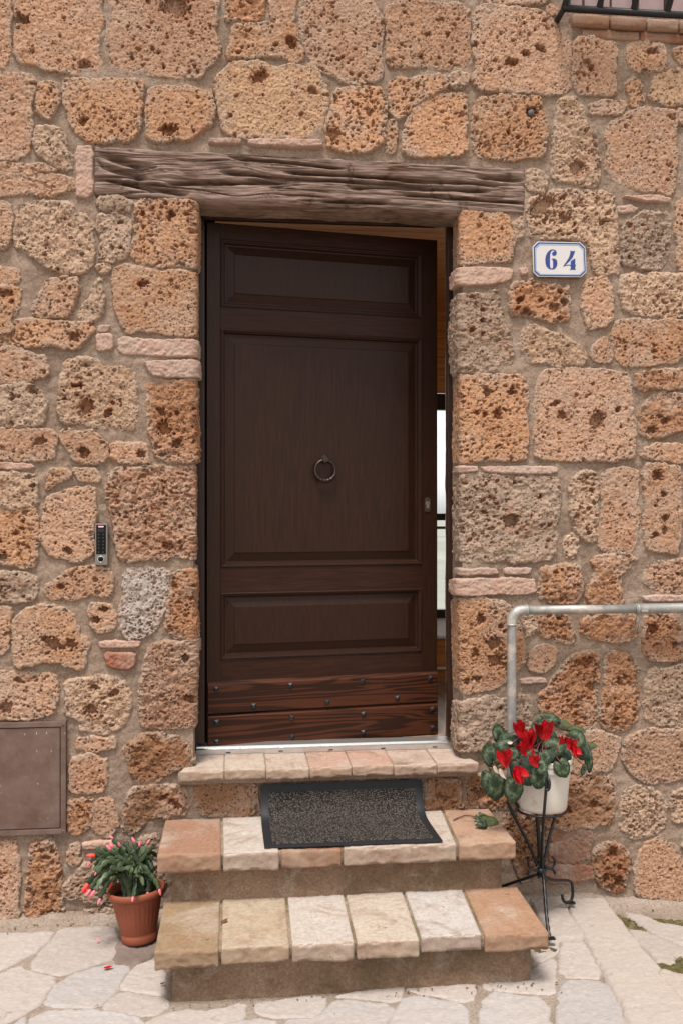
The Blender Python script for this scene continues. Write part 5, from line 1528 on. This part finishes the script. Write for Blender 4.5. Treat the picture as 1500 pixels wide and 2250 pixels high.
for i, (zx, zy, ln, da, y, spd) in enumerate(FLOW):
    p = np.array(cp_(zx, zy, y)); L = ln * MMPP * 1.1
    fl = obj('flower', None, None, cyc, tuple(p - PB))
    for k in range(5 if ln > 120 else 3):
        t = (k / 4 - .5) * 2 if ln > 120 else (k - 1) * .8
        a = math.radians(da) + t * spd * .75
        dirv = (math.sin(a), -.25 * (1 - abs(t)) + .12 * (k % 2), math.cos(a))
        n = (math.sin(t * 1.5) * 1.1 + .4 * (-1) ** k, -1, .25 * (k % 2))
        pe = obj('petal', pm[(i + k) % 4], None, fl)
        pe.matrix_local = frame_mat(n, dirv, (0, -.006 * (k % 3), 0), L * (.95 + .2 * rl.random()), L * (.88 + .2 * rl.random()), L)
    b0 = crown + np.array([rl.uniform(-.03, .03), rl.uniform(-.03, .03), 0])
    top_ = p + np.array([0, .012, .006])
    md = (b0 + top_) / 2 + np.array([0, .01, .02])
    obj('stem', tube('stem', [tuple(q - PB) for q in catmull([b0, md, top_], 6)], .0019, 6), M_STEM, cyc)
M_DRY = plain('dry_leaf_underside', srgb(196, 172, 156, .8), .7, 0, .15, 20)
dl = petal_mesh(31, .5, 1.2, .55); dl.materials.append(M_DRY)
for (zx, zy, ln, da, y) in ((235, 765, 120, 160, -.345), (300, 800, 150, 160, -.35), (395, 490, 70, 100, -.29)):
    o = obj('dry_leaf', dl, None, cyc); a = math.radians(da)
    o.matrix_local = Matrix.Translation(Vector(-PB)) @ frame_mat((.3, -1, .2), (math.sin(a), 0, math.cos(a)), cp_(zx, zy, y), ln * MMPP, ln * MMPP, ln * MMPP)

# ------------------------------------------------------------------ christmas cactus in a terracotta pot
TB = np.array(G(307, 2064, .016))
TB[2] = .016
cac = thing('potted_cactus', 'pink budding holiday cactus in a ribbed terracotta pot left of steps', 'potted plant', tuple(TB), (math.radians(-2), math.radians(-4), 0))
M_TERRA = plain('terracotta', srgb(160, 86, 60, .66), .6, 0, .10, 14, .35, .08, srgb(150, 84, 60, .8), .55, .75)
def rib(a, z): return (.0011 * math.sin(a * 30) if .045 < z < .142 else 0)
prof = [(.001, .004), (.05, .003), (.060, .0), (.063, .006), (.064, .026), (.061, .030), (.062, .034), (.066, .045), (.075, .09), (.085, .140), (.088, .155), (.0885, .160), (.0975, .161), (.1015, .167), (.103, .176), (.1015, .185), (.097, .188), (.093, .184), (.089, .168), (.085, .15)]
obj('pot', lathe('pot', prof, 120, rib), M_TERRA, cac)
obj('soil', lathe('soil', [(.001, .170), (.05, .168), (.088, .160)], 30), M_SOIL, cac)
M_SEG = plain('cactus_green', srgb(46, 58, 36), .45, 0, .35, 25, .35, 0, srgb(96, 110, 74), .5, .7)
M_BUD = make_petal('pink_bud', srgb(206, 40, 72), srgb(240, 150, 156))
M_BUD2 = make_petal('coral_bud', srgb(216, 44, 40), srgb(238, 100, 84))
S5 = 6.818
def tp(zx, zy, y): return W(160 + zx / S5, 1840 + zy / S5, y)
BUDS = [(610, 20, 0), (605, 155, 0), (580, 190, 0), (350, 275, 1), (500, 265, 0), (270, 365, 0), (480, 355, 0), (375, 455, 0), (385, 495, 0), (470, 450, 0), (935, 80, 0), (995, 145, 0), (1110, 105, 0),
        (1265, 290, 0), (785, 490, 0), (870, 450, 0), (1080, 475, 0), (985, 510, 0), (660, 545, 0), (610, 630, 1), (1010, 600, 0), (235, 690, 2), (270, 780, 0), (300, 815, 0), (335, 795, 0), (415, 915, 0),
        (905, 885, 0), (1130, 815, 0), (1295, 770, 0), (710, 140, 0), (1195, 350, -1), (900, 200, -1), (790, 80, -1), (1060, 720, -1), (420, 610, -1), (1160, 260, -1), (560, 450, -1), (760, 280, -1), (880, 330, -1),
        (700, 400, -1), (1090, 380, -1), (1150, 560, -1), (520, 560, -1), (830, 600, -1), (950, 420, -1), (640, 300, -1), (740, 620, -1), (960, 660, -1), (1000, 300, -1), (1200, 480, -1), (450, 730, -1), (1080, 250, -1), (830, 150, -1), (620, 720, -1)]
rc = random.Random(5)
BUDS += [(rc.uniform(330, 1230), rc.uniform(130, 560), -1) for _ in range(50)]
Rinv = Matrix.Translation(Vector(TB)) @ cac.rotation_euler.to_matrix().to_4x4(); Rinv = Rinv.inverted()
root = TB + np.array([0, 0, .172])
def seg_chain(P, width, facing):
    """flat notched segments strung along the curve"""
    V = []; F = []; n = len(P)
    per = 5
    for i in range(n):
        t = Vector(P[min(i + 1, n - 1)]) - Vector(P[max(i - 1, 0)]); t.normalize()
        f = (facing - t * facing.dot(t)).normalized(); s = t.cross(f)
        ph = (i % per) / per
        w = width * (.34 + .72 * math.sin(math.pi * (.06 + .80 * ph)) ** .8)
        for (a, b) in ((-1, 0), (-.5, .25), (0, .42), (.5, .25), (1, 0), (.5, -.25), (0, -.42), (-.5, -.25)):
            V.append(Vector(P[i]) + s * (w * a) + f * (.0036 * b))
    for i in range(n - 1):
        for k in range(8):
            F.append((i * 8 + k, i * 8 + (k + 1) % 8, (i + 1) * 8 + (k + 1) % 8, (i + 1) * 8 + k))
    F.append(tuple(range(8))); F.append(tuple(range((n - 1) * 8, n * 8)))
    me = bpy.data.meshes.new('branch'); me.from_pydata([tuple(v) for v in V], [], F); me.update()
    me.polygons.foreach_set('use_smooth', np.full(len(F), True, dtype=bool))
    return me
def bud_mesh():
    pr = [(.0001, 0), (.12, .03), (.19, .18), (.215, .4), (.17, .7), (.09, .9), (.0001, 1.0)]
    return lathe('bud', pr, 10)
BM = bud_mesh(); BM.materials.append(M_BUD); BM2 = bud_mesh(); BM2.materials.append(M_BUD2)
fp = petal_mesh(77, .35, .2, .34); fp.materials.append(M_BUD2)
for i, (zx, zy, kd) in enumerate(BUDS):
    dy = rc.uniform(-.10, .05) if zy > 350 else rc.uniform(-.03, .07)
    yb = TB[1] + dy + (-.06 if zy > 700 else 0)
    tipp = np.array(tp(zx, zy, yb))
    st = root + np.array([rc.uniform(-.05, .05), rc.uniform(-.04, .04), -.004])
    hv = tipp - st
    up = max(.03, .055 + .25 * abs(hv[0]))
    c1 = st + hv * .30 + np.array([0, 0, up * .75]); c2 = st + hv * .75 + np.array([0, 0, up * .62 if hv[2] < .12 else .02])
    C_ = catmull([st, c1, c2, tipp], 6)
    L = sum(np.linalg.norm(C_[k + 1] - C_[k]) for k in range(len(C_) - 1))
    N = max(8, int(L / .0056))
    cs = np.concatenate([[0], np.cumsum([np.linalg.norm(C_[k + 1] - C_[k]) for k in range(len(C_) - 1)])])
    PP = [tuple(np.interp(np.linspace(0, L, N), cs, [c[j] for c in C_])[k] for j in range(3)) for k in range(N)]
    PP = [Rinv @ Vector(p) for p in PP]
    face = Vector((rc.uniform(-.6, .6), -1, rc.uniform(-.1, .6))).normalized()
    o = obj('branch', seg_chain(PP, rc.uniform(.0075, .0115), face), M_SEG, cac)
    if kd >= 0:
        dirv = (Vector(PP[-1]) - Vector(PP[-3])).normalized()
        dirv = (dirv + Vector((rc.uniform(-.3, .1), -.2, rc.uniform(-.35, .1)))).normalized()
        ln = (.024, .030, .040)[kd] * rc.uniform(.85, 1.15)
        q = dirv.to_track_quat('Z', 'Y')
        o = obj('bud', BM2 if kd else BM, None, cac)
        o.matrix_local = Matrix.Translation(Vector(PP[-1])) @ q.to_matrix().to_4x4() @ Matrix.Diagonal((ln * 1.0, ln * 1.0, ln, 1))
        if kd == 2:
            for k in range(6):
                a = k * 1.05
                pe = obj('petal', fp, None, cac)
                pe.matrix_local = Matrix.Translation(Vector(PP[-1])) @ frame_mat((math.cos(a), math.sin(a) - .4, .2), (-.35 + .25 * math.cos(a), .2 * math.sin(a), -1), (0, 0, 0), .03, .036, .03)

# ------------------------------------------------------------------ small fallen things
tp0 = G(1056, 1802, Z2 + .008)
spr = thing('fallen_leaf_sprig', 'wilted green cyclamen leaf with curved red stem on upper step', 'leaf', (tp0[0], tp0[1], Z2 + .003))
O_ = np.array([tp0[0], tp0[1], Z2 + .003])
pts = [np.array(G(u, v, Z2 + .008)) - O_ for u, v in ((995, 1802), (1006, 1797), (1020, 1792), (1036, 1793), (1050, 1798))]
obj('stalk', tube('stalk', [tuple(p) for p in catmull([tuple(p) for p in pts], 6)], .0022, 6), M_STEM, spr)
for k, (u, v, w, h, ta, tl) in enumerate(((1063, 1797, 26, 22, 80, .4), (1070, 1805, 34, 24, 95, .7), (1056, 1809, 30, 20, 60, .9), (1078, 1808, 24, 18, 110, .3), (1050, 1799, 16, 14, 20, .5))):
    p = np.array(G(u, v, Z2 + .008 + .005 * (k % 3))) - O_ + np.array([0, 0, .005])
    me = leaf_mesh(40 + k, .30, .12, .35); me.materials.append(M_CYC2 if k % 2 else M_CYC)
    o = obj('leaf', me, None, spr); a = math.radians(ta)
    o.matrix_local = frame_mat((.3 * (-1) ** k, -.5, tl + .3), (math.sin(a), -.2, -.1 * math.cos(a)), p, w * .0017, h * .0025, .04)
def bit(name, u, v, z, ln, mat_, label, cat, ang):
    p = G(u, v, z); me = petal_mesh(int(u), .4, .5, .5); me.materials.append(mat_)
    o = obj(name, me, None); tag(o, label, cat)
    zb = float(gz_(p[0], p[1])) if z < .1 else z
    o.matrix_world = frame_mat((.2, -.3, 1), (math.sin(ang), math.cos(ang), 0), (p[0], p[1], zb + .013 if z < .1 else z + .003), ln, ln, ln)
    return o
bit('fallen_petal', 229, 2130, .012, .030, M_RED, 'bright red fallen petal on pale paving in front of cactus pot', 'petal', 1.4)
bit('fallen_bud', 214, 2074, .012, .015, M_BUD, 'small pink fallen bud on paving left of terracotta pot', 'bud', .3)
bit('fallen_bud', 206, 2064, .012, .009, M_BUD, 'tiny pink speck of a bud nearest the wall left of pot', 'bud', 2.3)
M_BROWN = plain('brown_leaf', srgb(96, 58, 36), .8, 0, .3, 30)
bit('dry_leaf', 294, 2074, .012, .034, M_BROWN, 'curled brown dry leaf at the foot of the terracotta pot', 'leaf', 1.5)
bit('dry_leaf', 352, 2164, .012, .018, M_BROWN, 'small dark dry leaf beside lower left corner of steps', 'leaf', 1.2)
bit('twig', 485, 2030, Z1, .030, M_BROWN, 'small dark twig lying on lower step at joint', 'twig', .9)
